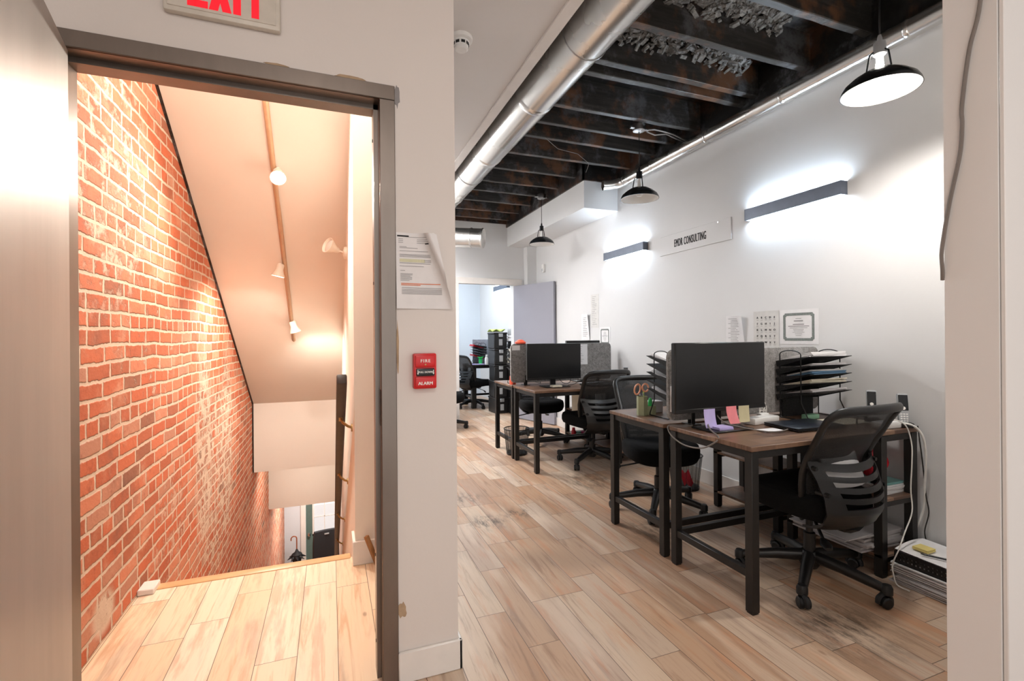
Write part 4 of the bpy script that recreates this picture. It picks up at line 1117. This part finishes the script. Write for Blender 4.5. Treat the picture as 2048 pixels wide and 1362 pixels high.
sheets('paper_stack', 'loose papers lying under the tray rack on the nearest desk', 'papers', 2.57, 2.84, 1.79, 1.93, DZ, .004, M['paper_cream'], 71, 2, 0, None, .01)
b = MB(); b.box((-.13, -.008, 0), (.13, .008, .11), .006, seg=2); tag(b.build('desk_caddy', M['tray_net'], None, loc=(2.675, 2.104, DZ)), 'flat black mesh holder standing behind the tray rack', 'caddy')
sheets('paper_stack', 'thin papers lying left of the laptop on the nearest desk', 'papers', 2.06, 2.19, 1.80, 1.86, DZ, .003, M['paper'], 72, 2, 0, None, .01)

def phone(label, loc, rz):
    g = thing('cordless_phone', label, 'phone', loc, rz, 'cordless desk phones')
    b = MB(); b.box((-.035, -.04, 0), (.035, .045, .026), .008, seg=2); b.build('cradle', M['black_plastic'], g)
    Mx = Matrix.Translation((0, .0, .018)) @ Matrix.Rotation(R(-10), 4, 'X')
    b = MB(); b.box((-.024, -.011, 0), (.024, .012, .158), .006, Mx, 2); b.build('handset', M['grey_plastic'], g)
    b = MB(); b.box((-.0205, -.0125, .068), (.0205, -.0105, .150), .002, Mx); b.build('screen_panel', M['black_gloss'], g)
    b = MB()
    for r in range(4):
        for c in range(3): b.cbox((-.012+.012*c, -.0118, .012+.012*r), (.009, .0025, .007), .0008, Mx)
    b.build('keypad', M['white_plastic'], g)
    b = MB(); b.lathe([(0, 0), (.009, 0), (.0085, .0015), (.004, .002), (0, .002)], (0, 0, 0), 20, Mx @ Matrix.Translation((0, -.0122, .080)) @ Matrix.Rotation(PI/2, 4, 'X')); b.build('dial_button', M['white_ink'], g)
    return g
ph = phone('silver cordless phone at the right end of the nearest desk, beside the white box', (2.855, 1.625, DZ), R(-42))
dup(ph, 'silver cordless phone standing behind the chair back, left of the other phone', (2.862, 1.79, DZ), R(-50), 'cordless desk phones')
dup(ph, 'cordless phone on the middle desks against the right wall', (2.80, 4.10, DZ), R(-30), 'cordless desk phones')
g = thing('power_strip', 'white power strip box at the right end of the nearest desk', 'power strip', (2.735, 1.640, DZ), R(-3))
b = MB(); b.box((-.075, -.028, 0), (.075, .028, .036), .006, seg=2); b.build('case', M['white_plastic'], g)
b = MB(); b.box((-.06, -.015, .0355), (-.03, .015, .0375), .001); b.box((-.01, -.015, .0355), (.02, .015, .0375), .001); b.build('socket_face', M['grey_plastic'], g)
# cables
def cable(name, label, pts, r, m, n=6):
    b = MB(); b.tube(smooth(pts, n), r, 8); return tag(b.build(name, m), label, 'cable')
cable('monitor_cable', 'grey cable looping from the nearest monitor over the desk edge', [(1.86, 1.99, .835), (1.845, 1.97, .80), (1.80, 1.90, .768), (1.757, 1.80, .752), (1.722, 1.79, .73), (1.709, 1.86, .69), (1.705, 1.98, .68), (1.712, 2.09, .71), (1.728, 2.13, .752), (1.78, 2.09, .757), (1.83, 2.06, .757)], .0038, M['cable_grey'])
cable('laptop_cable', 'grey charging cable curving from the monitor stand to the laptop', [(1.93, 1.99, .82), (1.935, 1.95, .79), (1.97, 1.89, .772), (2.06, 1.80, .756), (2.13, 1.775, .755), (2.20, 1.785, .758)], .0034, M['cable_grey'])
cable('phone_cable', 'thin white charging cable dropping from the nearest desk to the floor', [(2.70, 1.62, .79), (2.725, 1.585, .80), (2.76, 1.560, .77), (2.78, 1.548, .68), (2.775, 1.545, .58), (2.77, 1.548, .45), (2.765, 1.54, .34), (2.70, 1.535, .25), (2.64, 1.53, .17), (2.61, 1.54, .10), (2.60, 1.53, .05), (2.595, 1.51, .012), (2.60, 1.46, .006)], .0032, M['cable_white'])
cable('power_cable', 'thick white power cable hanging beside the right wall from the nearest desk', [(2.80, 1.635, .775), (2.85, 1.58, .765), (2.89, 1.555, .70), (2.91, 1.555, .58), (2.925, 1.57, .45), (2.935, 1.58, .33), (2.93, 1.60, .24), (2.91, 1.62, .16), (2.92, 1.60, .105), (2.925, 1.50, .10), (2.93, 1.35, .105)], .0058, M['cable_white'])
cable('power_cable', 'thin black power cable hanging against the right wall by the desk leg', [(2.925, 1.60, .755), (2.93, 1.585, .60), (2.936, 1.575, .45), (2.93, 1.565, .38), (2.94, 1.56, .30), (2.932, 1.575, .2), (2.937, 1.565, .13)], .003, M['cable_black'])
cable('desk_cable', 'dark cable arching behind the chair back on the nearest desk', [(2.66, 1.74, .756), (2.68, 1.75, .79), (2.72, 1.75, .803), (2.76, 1.745, .785), (2.78, 1.74, .757)], .0035, M['cable_black'])

# ================================================================ desk behind
g = thing('pencil_holder', 'sage green hexagonal pencil holder on the desk behind the nearest', 'pencil holder', (1.815, 2.485, DZ), R(12))
def hexcup(b, cx, cy, r, h):
    o_ = [(cx+r*math.cos(R(60*k)), cy+r*math.sin(R(60*k))) for k in range(6)]; i_ = [(cx+(r-.003)*math.cos(R(60*k)), cy+(r-.003)*math.sin(R(60*k))) for k in range(6)]
    A = [b.bm.verts.new((x, y, 0)) for x, y in o_]; B = [b.bm.verts.new((x, y, h)) for x, y in o_]; C = [b.bm.verts.new((x, y, h)) for x, y in i_]; D = [b.bm.verts.new((x, y, .004)) for x, y in i_]
    b.bm.faces.new(list(reversed(A))); b.bm.faces.new(D)
    for k in range(6):
        j = (k+1) % 6
        b.bm.faces.new((A[k], A[j], B[j], B[k])); b.bm.faces.new((B[k], B[j], C[j], C[k])); b.bm.faces.new((C[k], C[j], D[j], D[k]))
b = MB(); hexcup(b, 0, 0, .034, .118); b.build('tall_cup', M['sage'], g)
b = MB(); hexcup(b, .062, -.012, .034, .055); b.build('short_cup', M['sage'], g)
g = thing('scissors', 'peach handled scissors standing in the green pencil holder', 'scissors', (1.812, 2.485, DZ+.006), R(-20))
b = MB()
for cx, cz, rx, rz_, t in ((-.026, .155, .019, .032, .3), (.024, .165, .019, .024, 0)):
    b.tube([(cx+rx*math.cos(R(a))*math.cos(t)-rz_*math.sin(R(a))*math.sin(t)*-1*.5, 0, cz+rz_*math.sin(R(a))) for a in range(0, 360, 24)], .0055, 8, closed=True)
b.build('handle', M['peach'], g)
b = MB(); b.prism([(-.010, .005), (-.002, .003), (.012, .13), (.004, .132)], -.0022, -.0002, 'Y'); b.prism([(.010, .005), (.002, .003), (-.018, .122), (-.008, .128)], .0002, .0022, 'Y'); b.build('blade', M['steel_bright'], g)
g = thing('highlighter', 'green highlighter in the short cup of the pencil holder', 'highlighter', (1.873, 2.486, DZ+.006), 0)
b = MB(); b.tube([(0, 0, 0), (.002, 0, .05)], .011, 12); b.build('barrel', M['green'], g)
b = MB(); b.tube([(.002, 0, .05), (.004, 0, .085), (.0045, 0, .098)], [.012, .012, .006], 12); b.build('cap', M['green'], g)
b = MB(); b.tube([(0, .0, .0), (.008, -.006, .145)], .0045, 8); o = b.build('pen', M['lime'], None, loc=(1.822, 2.494, DZ+.006)); tag(o, 'yellow green pen in the tall cup of the pencil holder', 'pen')
b = MB(); b.box((-.06, -.035, 0), (.06, .035, .075), .004); tag(b.build('tissue_box', M['paper_grey'], None, loc=(1.94, 2.55, DZ)), 'pale marbled box beside the green pencil holder', 'box')
sheets('paper_sheet', 'white folded paper stuck to the left end of the nearest divider', 'paper', 1.728, 1.80, 2.110, 2.1165, .83, .15, M['paper'], 80, 1, 0, None, 0)

# ================================================================ middle desks
b = MB(); b.lathe([(0, 0), (.034, 0), (.030, .085), (.027, .085), (.03, .004), (0, .004)], n=20); tag(b.build('red_cup', M['orange'], None, loc=(1.760, 4.60, DZ)), 'bright red cup at the left end of the middle desks', 'cup')
b = MB(); b.lathe([(0, 0), (.05, .0), (.058, .014), (.03, .035), (.022, .04), (0, .042)], n=18); tag(b.build('red_disc', M['orange'], None, loc=(1.80, 4.475, 1.171)), 'orange red disc lying on top of the middle divider', 'lid')
g = thing('laptop', 'closed blue grey laptop on the middle desks behind the chair', 'laptop', (2.52, 4.13, DZ), R(2))
b = MB(); b.box((-.17, -.12, .0), (.17, .12, .010), .004, seg=2); b.build('base', M['black_plastic'], g)
b = MB(); b.box((-.17, -.12, .0105), (.17, .12, .019), .003, seg=2); b.build('lid', M['laptop'], g)
sheets('note_pad', 'cream note pad under the second monitor', 'note pad', 1.97, 2.07, 4.08, 4.14, DZ+.009, .016, M['paper_cream'], 81, 4, 0, None, .003)
def flat(name, label, cat, yc, zc_, w, h, m, lines=(), curl=0, seed=0, thick=.0012, x=XR, parent_only=False, facing='x'):
    """sheet on the right wall (facing -X) : u runs toward -Y"""
    g = thing(name, label, cat, (x, yc, zc_), 0)
    b = MB()
    def pt(u, v):
        d = max(0, (u-.55)+(v-.45)*.7)*curl
        return (-.002-d*.10, (.5-u)*w + d*d*.05, (v-.5)*h-d*d*.03)
    b.grid(pt, 10, 10, .0006); b.build('sheet', m, g)
    for (mm, rows, nmx) in lines:
        b = MB()
        for (v, u0, u1, hh) in rows: b.grid(lambda a, c: tuple(Vector(pt(u0+(u1-u0)*a, v+(c-.5)*hh))+Vector((-.0010, 0, 0))), 8, 2, .0003)
        b.build(nmx, mm, g)
    return g
rr = random.Random(5)
rows = [(v, .25 if k % 3 else .12, .25+rr.uniform(.3, .5), .014) for k, v in enumerate([.9-.055*i for i in range(15)])]
flat('wall_paper_sheet', 'printed sheet with a curling corner, left of the alphabet chart', 'paper', 2.84, 1.282, .185, .225, M['paper'], [(M['ink_grey'], rows, 'printed_text')], .40)
g = flat('alphabet_chart', 'alphabet chart with rows of letters taped to the wall', 'chart', 2.562, 1.285, .215, .265, M['chart'])
for r_, row in enumerate(('ABCDE', 'FGHIJ', 'KLMNO', 'PQRST', 'UVWXY')):
    for c_, ch in enumerate(row):
        text('letter', ch, .021, M['ink'], g, frameM((-.0032, .078-.036*c_-.006, .085-.045*r_), (0, -1, 0), (0, 0, 1)), bold=.0006)
b = MB()
for r_ in range(5):
    for c_ in range(5): b.box((-.0034, .072-.036*c_-.008, .085-.045*r_-.0175), (-.0025, .072-.036*c_+.008, .085-.045*r_-.0155))
b.build('underline', M['ink_grey'], g)
def certificate(label, yc, zc_, w, h):
    g = thing('certificate', label, 'certificate', (XR, yc, zc_), 0, 'certificates on the right wall')
    b = MB(); b.box((-.003, -w/2, -h/2), (-.0005, w/2, h/2)); b.build('sheet', M['paper'], g)
    b = MB(); W2, H2 = w*.40, h*.40; t = h*.075; c = h*.05
    for s_ in (-1, 1):
        b.box((-.0042, -W2+c, s_*(H2-t/2)-t/2), (-.0031, W2-c, s_*(H2-t/2)+t/2)); b.box((-.0042, s_*(W2-t/2)-t/2, -H2+c), (-.0031, s_*(W2-t/2)+t/2, H2-c))
        for q in (-1, 1): b.box((-.0047, s_*(W2-t*.9)-t*.5, q*(H2-t*.9)-t*.5), (-.0032, s_*(W2-t*.9)+t*.5, q*(H2-t*.9)+t*.5))
    b.build('ornate_border', M['cert_border'], g)
    b = MB()
    for k, (z, ww, hh) in enumerate(((.24, .16, .012), (.17, .26, .028), (.07, .32, .024), (.02, .6, .02), (-.03, .5, .012), (-.08, .3, .012), (-.12, .26, .01), (-.16, .34, .01), (-.2, .2, .01), (-.25, .16, .01))):
        b.box((-.0040, -w*ww*.45, (z-hh/2)*h), (-.0031, w*ww*.45, (z+hh/2)*h))
    b.build('printed_text', M['ink_grey'], g); return g
certificate('certificate with a grey green border on the wall above the nearest tray rack', 2.305, 1.298, .285, .235)
certificate('framed looking certificate on the wall above the middle desks', 4.725, 1.24, .22, .21)
rows = [(.93-.055*i, .15, .15+rr.uniform(.35, .6), .010) for i in range(16)]
flat('wall_paper_sheet', 'tall printed sheet on the wall above the middle certificate', 'paper', 4.945, 1.54, .18, .40, M['chart'], [(M['ink_grey'], rows, 'printed_text')])
rows = [(.85-.07*i, .2, .2+rr.uniform(.3, .55), .016) for i in range(11)]
flat('wall_paper_sheet', 'short printed sheet curling off the wall beside the grey door', 'paper', 5.165, 1.355, .21, .32, M['paper'], [(M['ink_grey'], rows, 'printed_text')], .4)
def onfelt(label, x, z, w, h, rot=0, lines=True, y=4.4615):
    g = thing('pinned_sheet', label, 'paper', (x, y, z), 0)
    Mx = Matrix.Rotation(rot, 4, 'Y')
    b = MB(); b.box((-w/2, -.0012, -h/2), (w/2, 0, h/2), 0, Mx); b.build('sheet', M['paper'], g)
    if lines:
        b = MB()
        for k in range(9): b.box((-w*.38, -.0018, h*(.38-.09*k)), (w*(.1+.26*rr.random()), -.0011, h*(.38-.09*k)+.003), 0, Mx)
        b.build('printed_text', M['ink_grey'], g)
onfelt('printed sheet pinned to the felt divider right of the second monitor', 2.465, 1.05, .20, .215)
onfelt('small white card pinned near the top left of the middle divider', 1.745, 1.13, .085, .05, 0, False)
onfelt('small crooked slip pinned low on the middle divider', 2.45, .875, .06, .07, .3, False)
sheets('paper_stack', 'white papers lying on the middle desk beside the laptop', 'papers', 2.40, 2.68, 4.27, 4.38, DZ, .012, M['paper'], 83, 4, 0, None, .012)
cable('monitor_cable', 'thin dark cables looping under the second monitor', [(2.10, 4.25, .86), (2.12, 4.20, .80), (2.17, 4.19, .775), (2.22, 4.20, .80), (2.24, 4.24, .86)], .003, M['cable_black'])
cable('monitor_cable', 'single dark cable arching right of the second monitor stand', [(2.20, 4.22, .757), (2.27, 4.20, .77), (2.31, 4.21, .80), (2.325, 4.235, .85)], .003, M['cable_black'])
# shelf contents near the wall under the middle desks
for k, (x, m, h, lab) in enumerate(((2.50, 'paper_cream', .23, 'cream document folder leaning in the shelf of the middle desk'), (2.53, 'red_soft', .20, 'dark red book in the shelf of the middle desk'), (2.565, 'black_plastic', .22, 'black binder in the shelf of the middle desk'), (2.61, 'paper_grey', .21, 'grey document folder in the shelf of the middle desk'))):
    b = MB(); b.box((-.010, -.10, 0), (.010, .10, h), .001); tag(b.build('document_folder', M[m], None, loc=(x+.02, 4.62, .4015)), lab, 'folder', 'folders on the middle desk shelf')
for k, (x, m, lab) in enumerate(((2.50, 'red_soft', 'small red bottle on the low shelf of the middle desk'), (2.56, 'teal', 'small teal tub on the low shelf of the middle desk'), (2.62, 'magenta', 'small magenta tin on the low shelf of the middle desk'))):
    b = MB(); b.lathe([(0, 0), (.025, 0), (.026, .07), (.018, .085), (.016, .11), (0, .112)] if k == 0 else [(0, 0), (.028, 0), (.028, .05), (.030, .052), (.030, .062), (0, .064)], n=16)
    tag(b.build('small_container', M[m], None, loc=(x+.02, 4.70, .1165)), lab, 'container')

# ================================================================ under and beside the nearest desk
sheets('paper_stack', 'pile of papers sliding off the low shelf of the nearest desk', 'papers', 2.57, 2.86, 1.64, 2.04, .1165, .085, M['paper_grey'], 90, 9, 0, None, .018)
sheets('paper_sheet', 'grey envelope sticking out under the nearest chair back', 'envelope', 2.42, 2.66, 1.63, 1.95, .2025, .010, M['paper_grey'], 91, 2, 0, None, .01)
sheets('magenta_folder', 'magenta folder on top of the low shelf papers', 'folder', 2.66, 2.82, 1.84, 2.0, .2135, .02, M['magenta'], 92, 2, 0, None, .01)
sheets('paper_stack', 'white papers on the upper shelf of the nearest desk', 'papers', 2.70, 2.87, 1.63, 1.84, .4015, .045, M['paper'], 93, 7, 0, None, .008)
sheets('teal_folder', 'teal plastic folder on the upper shelf papers', 'folder', 2.71, 2.87, 1.64, 1.83, .4470, .012, M['teal'], 94, 2, 0, None, .008)
b = MB()
def bagfn(u, v):
    a = 2*PI*u; r = math.sin(PI*min(max(v, .02), .98))**.6
    k = 1+.12*math.sin(5*a+6*v)+.08*math.sin(9*a)
    return (.075*r*k*math.cos(a), .085*r*k*math.sin(a), .20*v)
b.grid(bagfn, 28, 14, closed_u=True); tag(b.build('red_bag', M['red_soft'], None, loc=(2.80, 1.77, .4595)), 'crumpled red plastic bag on the shelf papers behind the nearest chair', 'bag')
# papers held by the chair's back pocket
b = MB(); b.grid(lambda u, v: (-.125+.25*u-.01*v, -.232+.045*v+.085*((u-.5)*.25/.2)**2, .535+(.125+.012*u)*v), 10, 6, .010)
g = b.build('magazine', M['paper'], None, loc=(2.285, 1.735, 0), rot=(0, 0, R(2))); tag(g, 'white papers tucked between the nearest chair seat and its slatted back', 'papers')

b = MB()
rr = random.Random(12)
def bundle(label, z, th, seed, dx=0, dy=0, m='paper_grey'):
    return sheets('paper_bundle', label, 'paper bundle', 2.650+dx, 2.905+dx, 1.175+dy, 1.555+dy, z, th, M[m], seed, 12, 0, 'paper bundles stacked on the floor', .022)
bundle('lowest paper bundle of the stack on the floor by the near white wall', .001, .050, 101)
bundle('upper paper bundle on the floor, just under the black perforated tray', .0525, .045, 102, .004, .004, 'paper')
g = thing('document_tray', 'black perforated document tray on the paper bundles on the floor', 'tray', (2.782, 1.365, .099), 0)
def perf(name, lo, hi, axis):
    """tray wall with two rows of real holes"""
    b = MB(); (x0, y0), (x1, y1) = lo, hi; n_ = 22; H = .058; zr = [0, .016, .024, .034, .042, H]
    for k in range(n_):
        for (za, zb2) in ((0, .016), (.024, .034), (.042, H)):
            pass
    d = Vector((x1-x0, y1-y0, 0)); L_ = d.length; d.normalize(); nrm = Vector((-d.y, d.x, 0))*.0025
    cells = []
    us = [0]
    for k in range(n_): us += [L_*(k+.28)/n_, L_*(k+.72)/n_]
    us.append(L_)
    for i in range(len(us)-1):
        for j in range(5):
            if i % 2 == 1 and j in (1, 3): continue
            p = [Vector((x0, y0, 0))+d*us[i], Vector((x0, y0, 0))+d*us[i+1]]
            za, zb2 = zr[j], zr[j+1]
            V = [(q.x+e.x, q.y+e.y, zz) for e in (nrm*0, nrm) for (q, zz) in ((p[0], za), (p[1], za), (p[1], zb2), (p[0], zb2))]
            b._add(V, [(0, 1, 2, 3), (7, 6, 5, 4), (0, 4, 5, 1), (1, 5, 6, 2), (2, 6, 7, 3), (3, 7, 4, 0)])
    return b.build(name, M['black_plastic'], g)
perf('side_wall', (-.135, .19), (-.135, -.19), 'y'); perf('side_wall', (-.135, -.19), (.125, -.19), 'x'); perf('side_wall', (.125, -.19), (.125, .19), 'y'); perf('side_wall', (.125, .19), (-.135, .19), 'x')
b = MB(); b.box((-.135, -.19, 0), (.125, .19, .003)); b.build('bottom', M['black_plastic'], g)
sheets('paper_stack', 'stack of papers filling the black perforated tray on the floor', 'papers', 2.660, 2.895, 1.19, 1.54, .1025, .050, M['paper_grey'], 105, 6, 0, None, .004)
b = MB(); b.grid(lambda u, v: (2.652+.265*u, 1.16+.395*v+.02*u, .1555+.012*math.sin(u*PI)*v+.010*v), 9, 9, .0012); tag(b.build('paper_sheet', M['paper']), 'large white sheets lying over the perforated tray on the floor', 'paper')
sheets('sticky_pad', 'yellow sticky note pad on the papers by the near white wall', 'note pad', 2.70, 2.765, 1.44, 1.505, .1765, .014, M['yellow'], 106, 4, 0, None, .001)
b = MB(); b.tube([(2.680, 1.445, .1765), (2.735, 1.335, .1765)], .0048, 10); b.tube([(2.675, 1.455, .1765), (2.680, 1.445, .1765)], [.0015, .0045], 10); tag(b.build('pen', M['black_gloss']), 'black pen lying on the papers over the perforated tray', 'pen')

# waste bins
def bin_(label, x, y, r0=.105, r1=.135, h=.27, group='wire mesh waste bins'):
    g = thing('waste_bin', label, 'waste bin', (x, y, 0), 0, group)
    b = MB(); b.lathe([(r0, .006), (r1, h)], n=40); b.build('mesh_wall', M['bin_net'], g, sharp=80)
    b = MB(); b.tube([(r1*math.cos(R(a)), r1*math.sin(R(a)), h) for a in range(0, 360, 10)], .005, 8, closed=True); b.build('rim', M['black_wire'], g)
    b = MB(); b.lathe([(0, 0), (r0+.004, 0), (r0+.006, .02), (r0, .022), (0, .012)], n=40); b.build('base', M['black_wire'], g)
    b = MB()
    for k in range(20):
        a = 2*PI*k/20; b.tube([(r0*math.cos(a), r0*math.sin(a), .01), (r1*math.cos(a), r1*math.sin(a), h)], .0016, 4)
    b.build('wire_ribs', M['black_wire'], g); return g
b1 = bin_('wire mesh waste bin under the left end of the middle desks', 1.84, 4.70)
dup(b1, 'wire mesh waste bin on the floor by the wall behind the second chair', (2.70, 3.13, 0), 0, 'wire mesh waste bins')
b = MB(); b.grid(lambda u, v: (2.66+.09*u, 3.09+.06*v, .03+.10*v+.02*math.sin(7*u)), 6, 5, .002); tag(b.build('waste_paper', M['red_soft']), 'scrap of red wrapping in the waste bin by the wall', 'wrapping')

# ================================================================ far room
g = thing('storage_bin', 'black waste bin under the black desk in the far room', 'bin', (2.70, 7.72, 0))
b = MB(); b.lathe([(0, 0), (.10, 0), (.125, .29), (.120, .29), (.097, .006), (0, .006)], n=4, M=Matrix.Rotation(PI/4, 4, 'Z')); b.build('body', M['black_plastic'], g, sharp=20)
def file_box(label, x, y, z, w=.22, d=.33, h=.262):
    g = thing('file_box', label, 'file box', (x, y, z), R(3), 'black file boxes stacked in the far room')
    b = MB(); b.box((-w/2, -d/2, 0), (w/2, d/2, h-.03), .008); b.build('body', M['black_plastic'], g)
    b = MB(); b.box((-w/2-.006, -d/2-.006, h-.032), (w/2+.006, d/2+.006, h-.002), .006); b.build('lid', M['black_plastic'], g)
    b = MB(); b.box((-.035, -d/2-.016, h-.075), (.035, -d/2+.002, h-.02), .004); b.build('clip', M['silver_edge'], g)
    b = MB(); b.box((-.03, -d/2-.002, .05), (.03, -d/2+.002, .15)); b.build('label_card', M['grey_plastic'], g)
    return g
pos_ = ['bottom', 'second from the bottom', 'middle', 'second from the top', 'top']
f0 = file_box('black file box, bottom of the tall stack in the far room', 2.575, 7.40, .0)
for k in range(1, 5): dup(f0, 'black file box, %s of the tall stack in the far room' % pos_[k], (2.575+random.uniform(-.01, .01), 7.40, .2625*k), R(random.uniform(-4, 4)), 'black file boxes stacked in the far room')
f1 = dup(f0, 'black file box with silver clip, bottom of the right hand stack in the far room', (2.80, 7.15, 0), R(-2), 'black file boxes stacked in the far room')
for k, nm_ in ((1, 'second'), (2, 'third')): dup(f0, 'black file box, %s up the right hand stack in the far room' % nm_, (2.80, 7.15, .2625*k), R(2*k-3), 'black file boxes stacked in the far room')
for k, (m, th, lab) in enumerate((('paper_cream', .14, 'thick cream paper pile on the right hand box stack in the far room'), ('paper_grey', .12, 'grey paper pile higher on the right hand box stack in the far room'), ('black_plastic', .12, 'black crate on the paper piles in the far room'), ('paper', .09, 'white paper pile near the top of the far room heap'))):
    z = .788+[0, .141, .262, .383][k]; sheets('paper_pile', lab, 'papers', 2.70, 2.91, 7.03, 7.29, z, th, M[m], 120+k, 7, 0, None, .014)
b = MB(); b.grid(lambda u, v: (2.44+.22*u, 7.28+.26*v, 1.318+.035*math.sin(u*5+v*3)**2+.012), 12, 12, .012); tag(b.build('lime_cloth', M['lime']), 'lime green cloth on top of the tall file box stack', 'cloth')
b = MB(); b.box((-.10, -.12, 0), (.10, .12, .10), .012, seg=2); tag(b.build('grey_helmet_case', M['grey_plastic'], None, loc=(2.80, 7.16, 1.264)), 'grey rounded case on top of the far room heap', 'case')
b = MB(); b.box((-.085, -.10, 0), (.085, .10, .14), .004); tag(b.build('white_box', M['paper'], None, loc=(2.80, 7.16, 1.366)), 'white carton crowning the heap in the far room', 'box')
g = thing('desk_divider', 'blue grey screen panel behind the far room desk', 'desk divider', (2.68, 8.50, DZ))
b = MB(); b.box((-.22, -.012, 0), (.24, .012, .44), .01, seg=2); b.build('felt_panel', M['felt_blue'], g)
g = thing('spray_bottle', 'small white spray bottle on the far room desk', 'bottle', (2.56, 7.97, DZ))
b = MB(); b.lathe([(0, 0), (.030, 0), (.031, .10), (.022, .13), (.012, .145), (0, .145)], n=18); b.build('bottle_body', M['white_plastic'], g)
b = MB(); b.box((-.012, -.035, .145), (.012, .015, .175), .003); b.build('spray_head', M['white_plastic'], g)
sheets('paper_stack', 'lavender and white papers spread on the far room desk', 'papers', 2.30, 2.52, 7.95, 8.12, DZ, .012, M['lav'], 130, 4, 0, None, .03)
b = MB(); b.lathe([(0, 0), (.03, 0), (.035, .08), (0, .08)], n=12); 
for k in range(7):
    a = k*.9; b.tube([(0, 0, .07), (.03*math.cos(a), .03*math.sin(a), .11), (.055*math.cos(a), .055*math.sin(a), .12)], [.004, .012, .002], 6)
tag(b.build('small_plant', M['green'], None, loc=(2.49, 8.10, DZ+.013)), 'small green plant pot on the far room desk', 'plant')

# ================================================================ light
W = bpy.data.worlds.new('world'); SC.world = W; W.use_nodes = True
bg = W.node_tree.nodes['Background']; bg.inputs[0].default_value = (1.0, .97, .95, 1); bg.inputs[1].default_value = WORLD
def lamp(name, kind, loc, power, col, size=.1, aim=None, spot=None):
    l = bpy.data.lights.new(name, kind); l.energy = power; l.color = col
    if kind == 'AREA': l.size = size
    else: l.shadow_soft_size = size
    if spot: l.spot_size = R(spot); l.spot_blend = .6
    o = bpy.data.objects.new(name, l); COL.objects.link(o); o.location = loc
    if aim is not None: o.rotation_euler = Vector(aim).to_track_quat('-Z', 'Y').to_euler()
    return o
gT = Vector((-.345, 3.5, zc(3.5)))
for k, ((c, aim), pw) in enumerate(zip(heads, SPOTS)):
    if k == 0: lamp('spot_lamp', 'POINT', gT+c+aim*.12, pw, (1.0, .93, .84), .05)
    else: lamp('spot_lamp', 'SPOT', gT+c+aim*.064, pw, (1.0, .92, .82), .03, aim, 160 if k == 1 else 150)
lamp('stair_fill_light', 'AREA', (-.38, 7.1, -.375), 14, (1.0, .92, .82), .4, (0, .3, -1))  # unseen area light added to lift the lower bulkhead
lamp('foyer_fill_light', 'AREA', (-.2, 9.3, -1.36), FOYER, (1.0, .93, .85), .5, (0, 0, -1))  # hidden fill, added to brighten the foyer
lamp('back_room_fill_light', 'AREA', (1.6, 8.2, 2.88), BACKROOM, (.84, .92, 1.0), .9, (0, 0, -1))  # unseen fill added to brighten the far room
for y in (4.95, 6.15): lamp('office_fill_light', 'AREA', (.74, y, CEIL-.04), OFFICE_FILL, (.98, .985, 1.0), .5, (0, 0, -1))  # fill light for the office, under the two added fixtures
lamp('lobby_fill_light', 'AREA', (-.1, -.7, 2.72), LOBBY, (1.0, .92, .85), .8, (0, .15, -1))  # added fill behind the camera, no fixture modelled
lamp('pendant_glow', 'SPOT', (2.375, 1.44, 2.37), PEND, (1.0, .96, .91), .06, (0, 0, -1), 165)
vs = SC.view_settings; vs.view_transform = 'Standard'; vs.look = 'None'; vs.gamma = 1.0; vs.use_curve_mapping = False; vs.exposure = EXPO
